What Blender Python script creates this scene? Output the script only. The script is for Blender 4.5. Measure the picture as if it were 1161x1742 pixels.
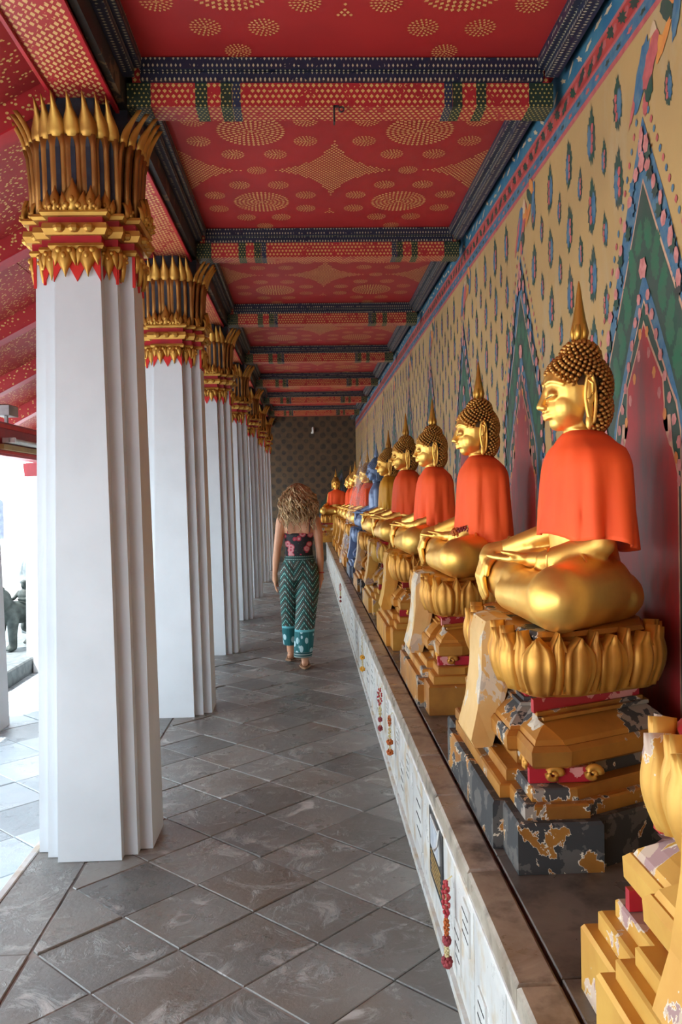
import bpy, bmesh, math, random
from mathutils import Vector, Matrix
for o in list(bpy.data.objects): bpy.data.objects.remove(o)
scene = bpy.context.scene
COL = scene.collection
R = math.radians
rnd = random.Random(7)

# ------------------------------------------------------------------ camera
cam_d = bpy.data.cameras.new('camera'); cam = bpy.data.objects.new('camera', cam_d); COL.objects.link(cam)
cam_d.sensor_fit = 'VERTICAL'; cam_d.sensor_height = 36.0; cam_d.lens = 36.0 * 1430 / 1742
cam_d.clip_start = 0.05; cam_d.clip_end = 300
YAW, PITCH, ROLL = R(2.2826), R(-1.0456), R(-1.1)
f_ = Vector((math.sin(YAW)*math.cos(PITCH), math.cos(YAW)*math.cos(PITCH), math.sin(PITCH)))
r0 = Vector((math.cos(YAW), -math.sin(YAW), 0)); u0 = r0.cross(f_)
r_ = r0*math.cos(ROLL) + u0*math.sin(ROLL); u_ = -r0*math.sin(ROLL) + u0*math.cos(ROLL)
cam.matrix_world = Matrix(((r_.x, u_.x, -f_.x, 0), (r_.y, u_.y, -f_.y, 0), (r_.z, u_.z, -f_.z, 1.55), (0, 0, 0, 1)))
scene.camera = cam
# ------------------------------------------------------------------ sky, sun, exposure
w = bpy.data.worlds.new('sky'); scene.world = w; w.use_nodes = True
bg = w.node_tree.nodes['Background']; bg.inputs[0].default_value = (0.74, 0.89, 1.0, 1); bg.inputs[1].default_value = 2.9
sd = bpy.data.lights.new('sun', 'SUN'); sun = bpy.data.objects.new('sun', sd); COL.objects.link(sun)
sd.energy = 6.5; sd.angle = R(0.6); sd.color = (1.0, 0.96, 0.90)
SUN_EL, SUN_AZ = R(63), R(205)      # azimuth counted from +X towards +Y: the light comes from the open courtyard side
sv = Vector((math.cos(SUN_EL)*math.cos(SUN_AZ), math.cos(SUN_EL)*math.sin(SUN_AZ), math.sin(SUN_EL)))
sun.rotation_euler = sv.to_track_quat('Z', 'Y').to_euler()
sun.location = (-8, 2, 12)
vs = scene.view_settings
vs.view_transform = 'Standard'; vs.look = 'None'; vs.gamma = 1; vs.use_curve_mapping = False; vs.exposure = 1.14

# ------------------------------------------------------------------ small helpers
class MB:
    """collects faces of one mesh"""
    def __init__(s): s.v = []; s.f = []; s.m = []
    def add(s, vs_, fs, m=0):
        b = len(s.v); s.v += [tuple(p) for p in vs_]; s.f += [tuple(b+i for i in f) for f in fs]; s.m += [m]*len(fs); return s
    def box(s, x0, x1, y0, y1, z0, z1, m=0):
        return s.add([(x0,y0,z0),(x1,y0,z0),(x1,y1,z0),(x0,y1,z0),(x0,y0,z1),(x1,y0,z1),(x1,y1,z1),(x0,y1,z1)],
              [(3,2,1,0),(4,5,6,7),(0,1,5,4),(1,2,6,5),(2,3,7,6),(3,0,4,7)], m)
    def bbox(s, x0, x1, y0, y1, z0, z1, b=.004, m=0):
        """box with its upper edges chamfered"""
        return s.loft([[(x0,y0,z0),(x1,y0,z0),(x1,y1,z0),(x0,y1,z0)], [(x0,y0,z1-b),(x1,y0,z1-b),(x1,y1,z1-b),(x0,y1,z1-b)],
                       [(x0+b,y0+b,z1),(x1-b,y0+b,z1),(x1-b,y1-b,z1),(x0+b,y1-b,z1)]], m=m)
    def loft(s, rings, m=0, cap=True, closed=True):
        n = len(rings[0]); vs_ = [p for r in rings for p in r]; fs = []
        for i in range(len(rings)-1):
            for j in range(n if closed else n-1):
                k = (j+1) % n; fs.append((i*n+j, i*n+k, (i+1)*n+k, (i+1)*n+j))
        if cap and closed:
            fs.append(tuple(reversed(range(n)))); fs.append(tuple((len(rings)-1)*n+j for j in range(n)))
        return s.add(vs_, fs, m)
    def tube(s, pts, rad, n=6, m=0, closed=False):
        pts = [Vector(p) for p in pts]; rings = []
        N = len(pts)
        for i, p in enumerate(pts):
            a = pts[(i-1) % N] if (closed or i) else p; b = pts[(i+1) % N] if (closed or i < N-1) else p
            t = (b-a).normalized() if (b-a).length > 1e-9 else Vector((0,0,1))
            ref = Vector((0,0,1)) if abs(t.z) < .9 else Vector((1,0,0))
            u = t.cross(ref).normalized(); v = t.cross(u)
            r = rad[i] if isinstance(rad, (list, tuple)) else rad
            rings.append([p + (u*math.cos(2*math.pi*k/n) + v*math.sin(2*math.pi*k/n))*r for k in range(n)])
        if closed: rings.append(rings[0])
        return s.loft(rings, m, cap=not closed)
    def ell(s, c, r, nu=16, nv=10, m=0, rot=None):
        c = Vector(c); rings = []
        for i in range(1, nv):
            a = math.pi*i/nv; ring = []
            for k in range(nu):
                b = 2*math.pi*k/nu; p = Vector((r[0]*math.sin(a)*math.cos(b), r[1]*math.sin(a)*math.sin(b), -r[2]*math.cos(a)))
                if rot: p = rot @ p
                ring.append(c+p)
            rings.append(ring)
        b0 = len(s.v); s.loft(rings, m, cap=False)
        lo = Vector((0,0,-r[2])); hi = Vector((0,0,r[2]))
        if rot: lo = rot @ lo; hi = rot @ hi
        i0 = len(s.v); s.v += [tuple(c+lo), tuple(c+hi)]; nr = len(rings)
        for k in range(nu):
            s.f.append((i0, b0+(k+1) % nu, b0+k)); s.m.append(m)
            s.f.append((i0+1, b0+(nr-1)*nu+k, b0+(nr-1)*nu+(k+1) % nu)); s.m.append(m)
        return s
    def capsule(s, a, b, ra, rb, n=12, m=0):
        """tapered limb segment with round ends"""
        a = Vector(a); b = Vector(b); d = b-a; L = d.length
        t = d/L if L > 1e-9 else Vector((0,0,1)); pts = []; rs = []
        for i in range(5):
            an = math.pi/2*(i+.15)/5; pts.append(a - t*ra*math.cos(an)); rs.append(ra*math.sin(an))
        for i in range(4): pts.append(a + d*(i/3)); rs.append(ra+(rb-ra)*i/3)
        for i in range(5):
            an = math.pi/2*(1-(i+.85)/5); pts.append(b + t*rb*math.cos(an)); rs.append(rb*math.sin(an))
        return s.tube(pts, rs, n, m)
    def chain(s, pts, rs, n=12, m=0):
        for i in range(len(pts)-1): s.capsule(pts[i], pts[i+1], rs[i], rs[i+1], n, m)
        return s
    def poly(s, pts, m=0): return s.add(pts, [tuple(range(len(pts)))], m)
    def mesh(s, name, smooth=False):
        me = bpy.data.meshes.new(name); me.from_pydata(s.v, [], s.f)
        me.polygons.foreach_set('material_index', s.m)
        if smooth: me.polygons.foreach_set('use_smooth', [True]*len(s.f))
        me.update(); return me
    def solid(s, name, smooth=False):
        """mesh with normals made consistent"""
        me = s.mesh(name, smooth); bm = bmesh.new(); bm.from_mesh(me)
        bmesh.ops.recalc_face_normals(bm, faces=bm.faces); bm.to_mesh(me); bm.free(); return me

def link(name, me, mats, parent=None, loc=(0,0,0), rotz=0, scale=None):
    o = bpy.data.objects.new(name, me); COL.objects.link(o); o.location = loc; o.rotation_euler = (0, 0, rotz)
    if scale: o.scale = scale
    if parent: o.parent = parent
    if mats:
        if not isinstance(mats, (list, tuple)): mats = [mats]
        while len(me.materials) < len(mats): me.materials.append(None)
        for i, mm in enumerate(mats):
            o.material_slots[i].link = 'OBJECT'; o.material_slots[i].material = mm
    return o
def build(name, mb, mats, parent=None, smooth=False, **k): return link(name, mb.solid(name, smooth), mats, parent, **k)
def tag(o, label, cat, group=None):
    o['label'] = label; o['category'] = cat
    if group: o['group'] = group
    return o
def thing(name, label, cat, loc=(0,0,0), group=None, rotz=0):
    o = bpy.data.objects.new(name, None); COL.objects.link(o); o.location = loc; o.rotation_euler = (0,0,rotz)
    o.empty_display_size = .1
    return tag(o, label, cat, group)
def struct(o, label=None, cat=None):
    o['kind'] = 'structure'
    if label: o['label'] = label
    if cat: o['category'] = cat
    return o
def stuff(o): o['kind'] = 'stuff'; return o
def remesh(mb, name, voxel, smooth_it=6, fac=.5, dec=None):
    """fuse overlapping pieces into one continuous skin"""
    me = mb.solid(name); o = bpy.data.objects.new('tmp', me); COL.objects.link(o)
    md = o.modifiers.new('r', 'REMESH'); md.mode = 'VOXEL'; md.voxel_size = voxel; md.adaptivity = 0
    sm = o.modifiers.new('s', 'SMOOTH'); sm.iterations = smooth_it; sm.factor = fac
    if dec: d = o.modifiers.new('d', 'DECIMATE'); d.ratio = dec
    dg = bpy.context.evaluated_depsgraph_get(); dg.update()
    out = bpy.data.meshes.new_from_object(o.evaluated_get(dg)); out.name = name
    bpy.data.objects.remove(o); bpy.data.meshes.remove(me)
    out.polygons.foreach_set('use_smooth', [True]*len(out.polygons)); out.materials.clear(); return out

# ------------------------------------------------------------------ shader expressions
class S:
    nt = None
    def __init__(s, sock): s.s = sock
    def __add__(a, b): return mth('ADD', a, b)
    def __radd__(a, b): return mth('ADD', b, a)
    def __sub__(a, b): return mth('SUBTRACT', a, b)
    def __rsub__(a, b): return mth('SUBTRACT', b, a)
    def __mul__(a, b): return mth('MULTIPLY', a, b)
    def __rmul__(a, b): return mth('MULTIPLY', b, a)
    def __truediv__(a, b): return mth('DIVIDE', a, b)
    def __lt__(a, b): return mth('LESS_THAN', a, b)
    def __gt__(a, b): return mth('GREATER_THAN', a, b)
def put(sock, v):
    if isinstance(v, S): S.nt.links.new(v.s, sock)
    elif isinstance(v, tuple) and len(v) == 3 and sock.type == 'RGBA': sock.default_value = (*v, 1)
    else: sock.default_value = v
def mth(op, *a):
    n = S.nt.nodes.new('ShaderNodeMath'); n.operation = op
    for i, x in enumerate(a): put(n.inputs[i], x)
    return S(n.outputs[0])
frac = lambda a: mth('FRACT', a)
flr = lambda a: mth('FLOOR', a)
ab = lambda a: mth('ABSOLUTE', a)
mx = lambda a, b: mth('MAXIMUM', a, b)
mn = lambda a, b: mth('MINIMUM', a, b)
def mixc(f, a, b):
    n = S.nt.nodes.new('ShaderNodeMix'); n.data_type = 'RGBA'; put(n.inputs[0], f); put(n.inputs[6], a); put(n.inputs[7], b); return S(n.outputs[2])
def ramp(v, lo, hi):
    n = S.nt.nodes.new('ShaderNodeMapRange'); put(n.inputs[0], v); n.inputs[1].default_value = lo; n.inputs[2].default_value = hi; return S(n.outputs[0])
def coords(rand=True, gen=False):
    n = S.nt.nodes.new('ShaderNodeTexCoord'); v = n.outputs['Generated' if gen else 'Object']
    if rand:
        oi = S.nt.nodes.new('ShaderNodeObjectInfo'); a = S.nt.nodes.new('ShaderNodeVectorMath'); a.operation = 'MULTIPLY_ADD'
        cx = S.nt.nodes.new('ShaderNodeCombineXYZ')
        for i, k in enumerate((37., 23., 11.)): put(cx.inputs[i], S(oi.outputs['Random'])*k)
        S.nt.links.new(v, a.inputs[0]); a.inputs[1].default_value = (1, 1, 1); S.nt.links.new(cx.outputs[0], a.inputs[2]); return S(a.outputs[0])
    return S(v)
def xyz(c):
    n = S.nt.nodes.new('ShaderNodeSeparateXYZ'); S.nt.links.new(c.s, n.inputs[0]); return [S(o) for o in n.outputs]
def vec(x, y, z=0.):
    n = S.nt.nodes.new('ShaderNodeCombineXYZ')
    for i, k in enumerate((x, y, z)): put(n.inputs[i], k)
    return S(n.outputs[0])
def noise(c, scale, detail=4., rough=.55, dist=0.):
    n = S.nt.nodes.new('ShaderNodeTexNoise'); S.nt.links.new(c.s, n.inputs['Vector'])
    n.inputs['Scale'].default_value = scale; n.inputs['Detail'].default_value = detail; n.inputs['Roughness'].default_value = rough; n.inputs['Distortion'].default_value = dist
    return S(n.outputs[0])
def voro(c, scale, feature='F1', out=0):
    n = S.nt.nodes.new('ShaderNodeTexVoronoi'); n.feature = feature; S.nt.links.new(c.s, n.inputs['Vector']); n.inputs['Scale'].default_value = scale
    return S(n.outputs[out])
def scales(u, v, pu, pv, size=.62):
    """staggered rows of small pointed scales; 1 on a scale"""
    row = flr(v/pv); uu = frac(u/pu + 0.5*frac(row*0.5)*2.0) - 0.5; vv = frac(v/pv) - 0.5
    return (ab(uu) + ab(vv)*0.9) < size*0.72
def material(name, fn, rough=.5, metal=0., bump=None, spec=None):
    m = bpy.data.materials.new(name); m.use_nodes = True; S.nt = m.node_tree; b = S.nt.nodes['Principled BSDF']
    res = fn(); colr, extra = (res if isinstance(res, tuple) and isinstance(res[1], dict) else (res, {}))
    put(b.inputs['Base Color'], colr); put(b.inputs['Roughness'], extra.get('rough', rough)); put(b.inputs['Metallic'], extra.get('metal', metal))
    if spec is not None: b.inputs['Specular IOR Level'].default_value = spec
    if 'alpha' in extra: put(b.inputs['Alpha'], extra['alpha'])
    h = extra.get('height')
    if h is not None:
        n = S.nt.nodes.new('ShaderNodeBump'); n.inputs['Strength'].default_value = extra.get('bs', .4); n.inputs['Distance'].default_value = extra.get('bd', .004)
        put(n.inputs['Height'], h); S.nt.links.new(n.outputs[0], b.inputs['Normal'])
    return m
def plain(name, c1, c2=None, scale=8, rough=.5, metal=0., bs=0., bscale=60, lo=.35, hi=.65, bd=.003):
    def fn():
        c = coords(); k = noise(c, scale)
        d = {}
        if bs: d = {'height': noise(c, bscale), 'bs': bs, 'bd': bd}
        return mixc(ramp(k, lo, hi), c1, c2 or tuple(x*.8 for x in c1)), d
    return material(name, fn, rough, metal)

M = {}
GOLD = (.86, .47, .09); RED = (.40, .018, .022)
def gilt_fn(c1, c2, flake=None, thr=.62, rough=.3, metal=.9):
    def fn():
        c = coords(); base = mixc(ramp(noise(c, 5, 5), .38, .66), c1, c2)
        n2 = noise(c, 60, 3); rg = ramp(noise(c, 9, 5), .25, .8)*.22 + rough
        d = {'height': noise(c, 25, 4), 'bs': .12, 'bd': .004, 'rough': rg, 'metal': metal}
        if flake:
            k = noise(c, 3.6, 6, .60, .4); msk = k > thr; edge = (k > thr-.007)*(1.0-msk)
            fl = mixc(noise(c, 12, 5) > .52, flake[0], flake[1])
            base = mixc(edge, base, (.62, .52, .38)); base = mixc(msk, base, fl)
            d['metal'] = (1.0 - mx(msk, edge))*metal; d['rough'] = mx(rg, mx(msk, edge)*.75)
            d['height'] = (1.0-msk)*.6 + noise(c, 25, 4)*.25; d['bs'] = .5
        return base, d
    return fn
M['gold'] = material('gold_leaf', gilt_fn((.96, .60, .15), (.82, .43, .085), rough=.35))
M['gold_hair'] = material('gold_hair', gilt_fn((.60, .31, .075), (.40, .185, .045), rough=.36))
M['gold_ped'] = material('gold_pedestal', gilt_fn((.66, .32, .052), (.42, .17, .028), rough=.40, metal=.6))
M['gold_worn'] = material('gold_worn', gilt_fn((.50, .22, .036), (.32, .125, .024), ((.045, .042, .04), (.26, .21, .165)), .555, .42, .55))
M['gold_chip'] = material('gold_chip', gilt_fn((.60, .28, .046), (.42, .17, .03), ((.50, .38, .26), (.20, .17, .15)), .57, .42, .5))
M['gold_bare'] = material('gold_mostly_flaked', gilt_fn((.46, .20, .034), (.32, .125, .024), ((.030, .029, .028), (.085, .075, .065)), .435, .45, .5))
M['raw_plaster'] = plain('broken_plaster', (.46, .37, .27), (.30, .24, .18), 9, .8, 0, .7, 30, bd=.01)
M['gold_yellow'] = material('gold_yellow', gilt_fn((.66, .37, .07), (.55, .27, .045), ((.50, .36, .26), (.34, .20, .18)), .60, .45, .4))
M['gold_pale'] = material('gold_pale', gilt_fn((.70, .44, .17), (.58, .34, .11), ((.64, .52, .36), (.5, .42, .32)), .56, .5, .2))
M['bronze_cap'] = material('gilded_capital', gilt_fn((.40, .185, .045), (.27, .11, .028), rough=.40, metal=.7))
M['gold_cap'] = material('bright_capital_gilding', gilt_fn((.62, .36, .075), (.44, .22, .045), rough=.38, metal=.75))
M['slate_blue'] = plain('blue_grey_paint', (.20, .27, .42), (.13, .18, .30), 6, .42, .2, .1)
M['slate_dark'] = plain('dark_blue_grey_paint', (.06, .07, .10), (.1, .12, .17), 6, .5)
M['red_lacq'] = plain('red_lacquer', (.44, .012, .022), (.30, .010, .018), 7, .42)
M['red_bright'] = plain('bright_red_paint', (.66, .02, .012), (.52, .012, .01), 9, .5)
M['red_worn'] = material('worn_red_lacquer', lambda: mixc(noise(coords(), 9, 5) > .58, (.38, .010, .02), (.62, .25, .22)), .5)
M['black'] = plain('black_lacquer', (.012, .012, .014), (.03, .028, .026), 12, .4)
M['dark_inlay'] = plain('dark_blue_glass_inlay', (.006, .009, .018), (.012, .022, .04), 30, .45)
M['white_plaster'] = material('white_limewash', lambda: (mixc(ramp(noise(coords(), 3, 5), .4, .75), (.60, .63, .65), (.54, .57, .59)), {'height': noise(coords(), 45, 5), 'bs': .12, 'bd': .004}), .65)
M['white_plain'] = plain('white_stone', (.82, .80, .76), (.74, .72, .68), 2, .7)
def cloth_fn(c1, c2):
    def fn():
        c = coords(); return mixc(ramp(noise(c, 3.5), .35, .7), c1, c2), {'height': noise(c, 260, 2), 'bs': .05, 'bd': .001}
    return fn
M['orange'] = material('orange_cloth', cloth_fn((.95, .105, .012), (.90, .080, .010)), .75)
M['yellow_cloth'] = material('golden_yellow_cloth', cloth_fn((.72, .34, .012), (.58, .24, .01)), .6)

# ------------------------------------------------------------------ materials of the setting
def slate_fn(c1, c2, scuff, amount=.60, brown=.6):
    def fn():
        c = coords(); oi = S(S.nt.nodes.new('ShaderNodeObjectInfo').outputs['Random'])
        base = mixc(ramp(noise(c, 2.2, 5), .35, .68), c1, c2)
        base = mixc(ramp(noise(c, 1.6, 3), .50, .72)*brown, base, (c1[0]*1.05, c1[1]*.72, c1[2]*.48))
        k = noise(c, 6, 10, .72, .9); base = mixc(ramp(k, amount, amount+.10)*.8, base, scuff)
        v = S.nt.nodes.new('ShaderNodeHueSaturation'); put(v.inputs['Value'], oi*.5+.72); put(v.inputs['Color'], base)
        return S(v.outputs[0]), {'height': noise(c, 9, 10, .7)+ramp(k, amount-.03, amount+.05)*.35, 'bs': .55, 'bd': .010, 'rough': ramp(noise(c, 4, 8, .65), .3, .75)*.30+.20}
    return fn
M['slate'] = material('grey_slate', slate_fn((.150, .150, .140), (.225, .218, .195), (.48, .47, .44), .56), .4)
M['slate_lit'] = material('daylit_slate', slate_fn((.46, .55, .60), (.56, .64, .68), (.68, .73, .75), .6, 0.), .45)  # bright bluish copy of the slate: porch daylight is put into its colour
M['joint'] = plain('mortar_joint', (.05, .045, .04), (.34, .31, .28), 4, .8)
def marble_fn(c1, c2, st, k0=.5):
    def fn():
        c = coords(); a = noise(c, 2.6, 7, .65, 1.2); b = noise(c, 7, 6, .6)
        base = mixc(ramp(a, .4, .66), c1, c2); base = mixc(ramp(b, k0, k0+.2), base, st)
        return base, {'rough': ramp(b, .3, .7)*.25+.22}
    return fn
M['marble_face'] = material('white_marble', marble_fn((.68, .66, .61), (.50, .49, .47), (.46, .32, .16), .50), .4)
M['marble_cope'] = material('weathered_marble_coping', marble_fn((.42, .36, .28), (.22, .165, .11), (.06, .048, .038), .52), .35)
M['marble_top'] = material('grey_marble_slab', marble_fn((.16, .135, .11), (.10, .083, .068), (.035, .03, .026), .50), .4)
M['plaque_white'] = plain('white_plaque', (.68, .67, .63), (.56, .54, .5), 14, .35)
M['plaque_black'] = plain('black_plaque', (.02, .021, .023), (.035, .035, .036), 8, .25)
M['plaque_gold'] = plain('gilded_lettering', (.42, .26, .08), None, 8, .5)
M['photo_grey'] = plain('portrait_print', (.33, .36, .40), (.55, .56, .58), 22, .35)
M['steel'] = plain('dull_steel', (.45, .45, .45), (.3, .3, .3), 8, .35, .8)
def redgold(name, u_, v_, pu, pv, size, red=RED, gold=(.62, .36, .11), br=.12, mix=1.0):
    def fn():
        c = coords(False); x, y, z = xyz(c); d = {'x': x, 'y': y, 'z': z}
        u = sum((d[k] for k in u_[1:]), d[u_[0]]); v = sum((d[k] for k in v_[1:]), d[v_[0]])
        k = scales(u, v, pu, pv, size)*(noise(c, 22, 2) > .40)
        return mixc(k*mix, mixc(ramp(noise(c, 3), .35, .7), red, tuple(q*.8 for q in red)), gold)
    return material(name, fn, .5)
M['beam_red'] = redgold('stencilled_red_beam', 'x', 'zy', .026, .024, .50)
M['beam_green'] = redgold('stencilled_green_band', 'x', 'zy', .020, .018, .36, (.012, .03, .018), (.46, .36, .10))
M['beam_blue'] = redgold('stencilled_blue_band', 'x', 'zy', .016, .018, .34, (.015, .025, .06), (.46, .38, .14))
M['cornice_x'] = redgold('navy_cornice_dots', 'x', 'zy', .020, .030, .34, (.010, .014, .038), (.46, .40, .24))
M['cornice_y'] = redgold('navy_cornice_scrolls', 'y', 'zx', .020, .030, .36, (.010, .014, .038), (.40, .36, .22))
M['arch_scale'] = redgold('scale_pattern_red', 'y', 'xz', .040, .022, .58, (.36, .018, .02), (.58, .34, .12))
def soffit_fn():
    c = coords(False); x, y, z = xyz(c); v = voro(vec(x*1.0, y, 0.), 46); g = voro(vec(x, y, 0.), 9)
    k = (v < .30)*(ramp(g, .1, .42) > .42)
    return mixc(k, mixc(ramp(noise(c, 2.5), .3, .7), (.34, .022, .022), (.25, .016, .018)), (.56, .36, .12))
M['soffit'] = material('red_soffit_gold_specks', soffit_fn, .5)
def rafter_fn():
    c = coords(False); x, y, z = xyz(c); v = voro(vec(x, z*1.3, 0.), 34); g = voro(vec(x, z, 0.), 7)
    return mixc((v < .27)*(g > .35), (.36, .018, .022), (.60, .40, .13))
M['rafter'] = material('red_rafter_gold_flowers', rafter_fn, .5)
M['red_ceiling'] = plain('red_ceiling', (.38, .015, .015), (.32, .012, .013), 2.5, .55)
M['stencil'] = plain('gold_stencil', (.66, .36, .12), (.56, .27, .085), 9, .55)
def peel_fn():
    c = coords(False); k = noise(c, 5, 6, .65, 1.) > .56
    return mixc(k, (.016, .016, .015), (.16, .105, .055))
M['black_peel'] = material('black_peeling_lacquer', peel_fn, .5)
def wall_fn():
    c = coords(False); x, y, z = xyz(c)
    base = mixc(ramp(noise(c, 1.6, 5), .35, .7), (.43, .268, .096), (.355, .224, .088))
    k = noise(vec(x, y*1.6, z*.5), 3.2, 6, .7); base = mixc(ramp(k, .52, .72)*.5, base, (.40, .33, .22))
    return base, {'height': noise(c, 30, 5), 'bs': .1, 'bd': .004}
M['wall'] = material('ochre_mural_ground', wall_fn, .6)
def fade(name, c1, c2, sc=14, k=.5): M[name] = material(name, lambda: mixc(ramp(noise(coords(False), sc, 5), k-.12, k+.12), c1, c2), .6)
fade('mural_blue', (.030, .105, .19), (.085, .16, .20), 26); fade('mural_green', (.016, .060, .036), (.040, .060, .045), 9)
fade('mural_dark', (.016, .055, .030), (.035, .035, .03), 10); fade('mural_pink', (.46, .105, .095), (.36, .075, .07), 22)
fade('mural_rose', (.52, .21, .18), (.40, .13, .11), 34); fade('mural_red', (.42, .05, .035), (.32, .03, .025), 5)
fade('mural_line', (.56, .34, .20), (.45, .22, .15), 20); fade('mural_sky', (.020, .105, .19), (.05, .16, .22), 7)
fade('mural_flesh', (.58, .42, .25), (.5, .34, .2)); fade('mural_orange', (.60, .24, .05), (.5, .16, .04))
fade('mural_leaf', (.022, .115, .055), (.04, .10, .055), 16)
def niche_fn():
    c = coords(False); x, y, z = xyz(c); k = noise(vec(y*2., z*.55, 0.), 3, 6, .7)
    base = mixc(ramp(noise(c, 3), .35, .7), (.42, .030, .028), (.34, .022, .024))
    return mixc(ramp(k, .46, .64)*.75, base, (.14, .055, .05))
M['niche_red'] = material('sooty_red_niche', niche_fn, .5)
def endwall_fn():
    c = coords(False); x, y, z = xyz(c); p = .27
    row = flr(z/p*2.0); uu = frac(x/p + .5*frac(row*.5)*2.) - .5; vv = frac(z/p*2.) - .5
    r = mth('SQRT', uu*uu + vv*vv*.25); sz = .27 + frac(row*.5)*(-.14)
    return mixc(ramp(noise(c, 9), .3, .7)*.5 + (r < sz)*.5, (.105, .062, .026), (.018, .016, .012))
M['endwall'] = material('dark_medallion_wall', endwall_fn, .6)
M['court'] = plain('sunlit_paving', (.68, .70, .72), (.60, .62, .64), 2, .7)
M['stone_green'] = plain('weathered_green_stone', (.008, .014, .012), (.035, .046, .042), 14, .7, 0, .5, 40)
M['stone_grey'] = plain('grey_granite', (.07, .085, .09), (.14, .16, .165), 14, .7)
M['pale_col'] = plain('pale_limewash', (.80, .81, .82), (.74, .75, .76), 3, .6)

# ------------------------------------------------------------------ floor
def clip(poly, x0, x1, y0, y1):
    for ax, val, sg in ((0, x0, 1), (0, x1, -1), (1, y0, 1), (1, y1, -1)):
        out = []
        for i in range(len(poly)):
            a, b = poly[i-1], poly[i]; da, db = sg*(a[ax]-val), sg*(b[ax]-val)
            if (da >= 0) != (db >= 0):
                t = da/(da-db); out.append((a[0]+(b[0]-a[0])*t, a[1]+(b[1]-a[1])*t))
            if db >= 0: out.append(b)
        poly = out
        if len(poly) < 3: return []
    return poly
def inset(poly, o):
    """offset a ccw polygon inward by o"""
    n = len(poly); out = []
    for i in range(n):
        p0, p1, p2 = Vector(poly[i-1]), Vector(poly[i]), Vector(poly[(i+1) % n])
        d1 = (p1-p0).normalized(); d2 = (p2-p1).normalized(); n1 = Vector((-d1.y, d1.x)); n2 = Vector((-d2.y, d2.x))
        m = n1+n2; k = m.length_squared
        out.append(tuple(p1 + m*(2*o/k)) if k > .05 else tuple(p1+n1*o))
    return out
def area(p): return .5*sum(p[i-1][0]*p[i][1]-p[i][0]*p[i-1][1] for i in range(len(p)))
def slab(poly, z0, z1, g=.003, b=.003):
    if area(poly) < 0: poly = poly[::-1]
    a = inset(poly, g); c = inset(poly, g+b); return MB().loft([[(*p, z0) for p in a], [(*p, z1-b) for p in a], [(*p, z1) for p in c]])
YE = 20.3; YB = -8.0
floor = struct(build('floor', MB().box(-1.24, .46, YB, YE, -.25, -.006), M['joint']), 'grey slate gallery floor laid in diagonal tiles', 'floor')
T = .241
def tiles(parent, x0, x1, y0, y1, ox, oy, t, z1, mat, name='floor_tile'):
    full = None; n = 0
    i0 = int((x0-ox)/t)-2; i1 = int((x1-ox)/t)+2; j0 = int((y0-oy)/t)-2; j1 = int((y1-oy)/t)+2
    rest = MB()
    lst = []
    for i in range(i0, i1+1):
        for j in range(j0, j1+1):
            if (i+j) % 2: continue
            cx, cy = ox+i*t, oy+j*t
            p = clip([(cx-t, cy), (cx, cy-t), (cx+t, cy), (cx, cy+t)], x0, x1, y0, y1)
            q = []
            for a in p:
                if not q or (abs(a[0]-q[-1][0])+abs(a[1]-q[-1][1])) > 1e-4: q.append(a)
            if len(q) > 2 and abs(q[0][0]-q[-1][0])+abs(q[0][1]-q[-1][1]) < 1e-4: q.pop()
            if len(q) < 3 or abs(area(q)) < .004: continue
            lst.append((cy, cx, q))
    lst.sort()
    for k, (cy, cx, q) in enumerate(lst):
        dz = rnd.uniform(-.003, .003)
        if k < 300:
            if abs(abs(area(q)) - 2*t*t) < 1e-5:
                if full is None: full = slab([(-t, 0), (0, -t), (t, 0), (0, t)], -.02, 0).solid(name)
                link(name, full, mat, parent, (cx, cy, z1+dz))
            else:
                loc = [(a-cx, b-cy) for a, b in q]
                link(name, slab(loc, -.02, 0).solid(name), mat, parent, (cx, cy, z1+dz))
        else:
            s_ = slab(q, z1-.02+dz, z1+dz); rest.add(s_.v, s_.f)
    if rest.v: stuff(build('floor_tiles_far', rest, mat, parent))
tiles(floor, -.98, .437, 1.95, YE-.02, -.475+T, 3.377, T, 0, M['slate'])
y = 1.3; k = 0
while y < YE-.1:
    L = rnd.choice((.78, .82, .9)); y1 = min(y+L, YE-.02)
    link('border_slab', slab([(-1.225, y), (-.985, y), (-.985, y1), (-1.225, y1)], -.02, 0).solid('border_slab'), M['slate'], floor, (0, 0, rnd.uniform(-.002, .002))); y = y1
link('step_edge', MB().bbox(-1.262, -1.228, YB, YE, -.2, .0).solid('step_edge'), M['marble_face'], floor)
ZO = -.12
porch = struct(build('floor_porch', MB().box(-2.78, -1.262, YB, YE, -.3, ZO-.006), M['joint']), 'slate porch floor a step below the gallery, daylight put into its colour', 'floor')
tiles(porch, -2.75, -1.265, 3.0, 16, -1.5, 3.4, .28, ZO, M['slate_lit'])
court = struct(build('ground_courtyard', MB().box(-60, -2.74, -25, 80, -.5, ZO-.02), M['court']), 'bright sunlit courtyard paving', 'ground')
link('kerb', MB().bbox(-2.80, -2.74, YB, YE, -.4, ZO).solid('kerb'), M['slate_lit'], porch)

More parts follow.
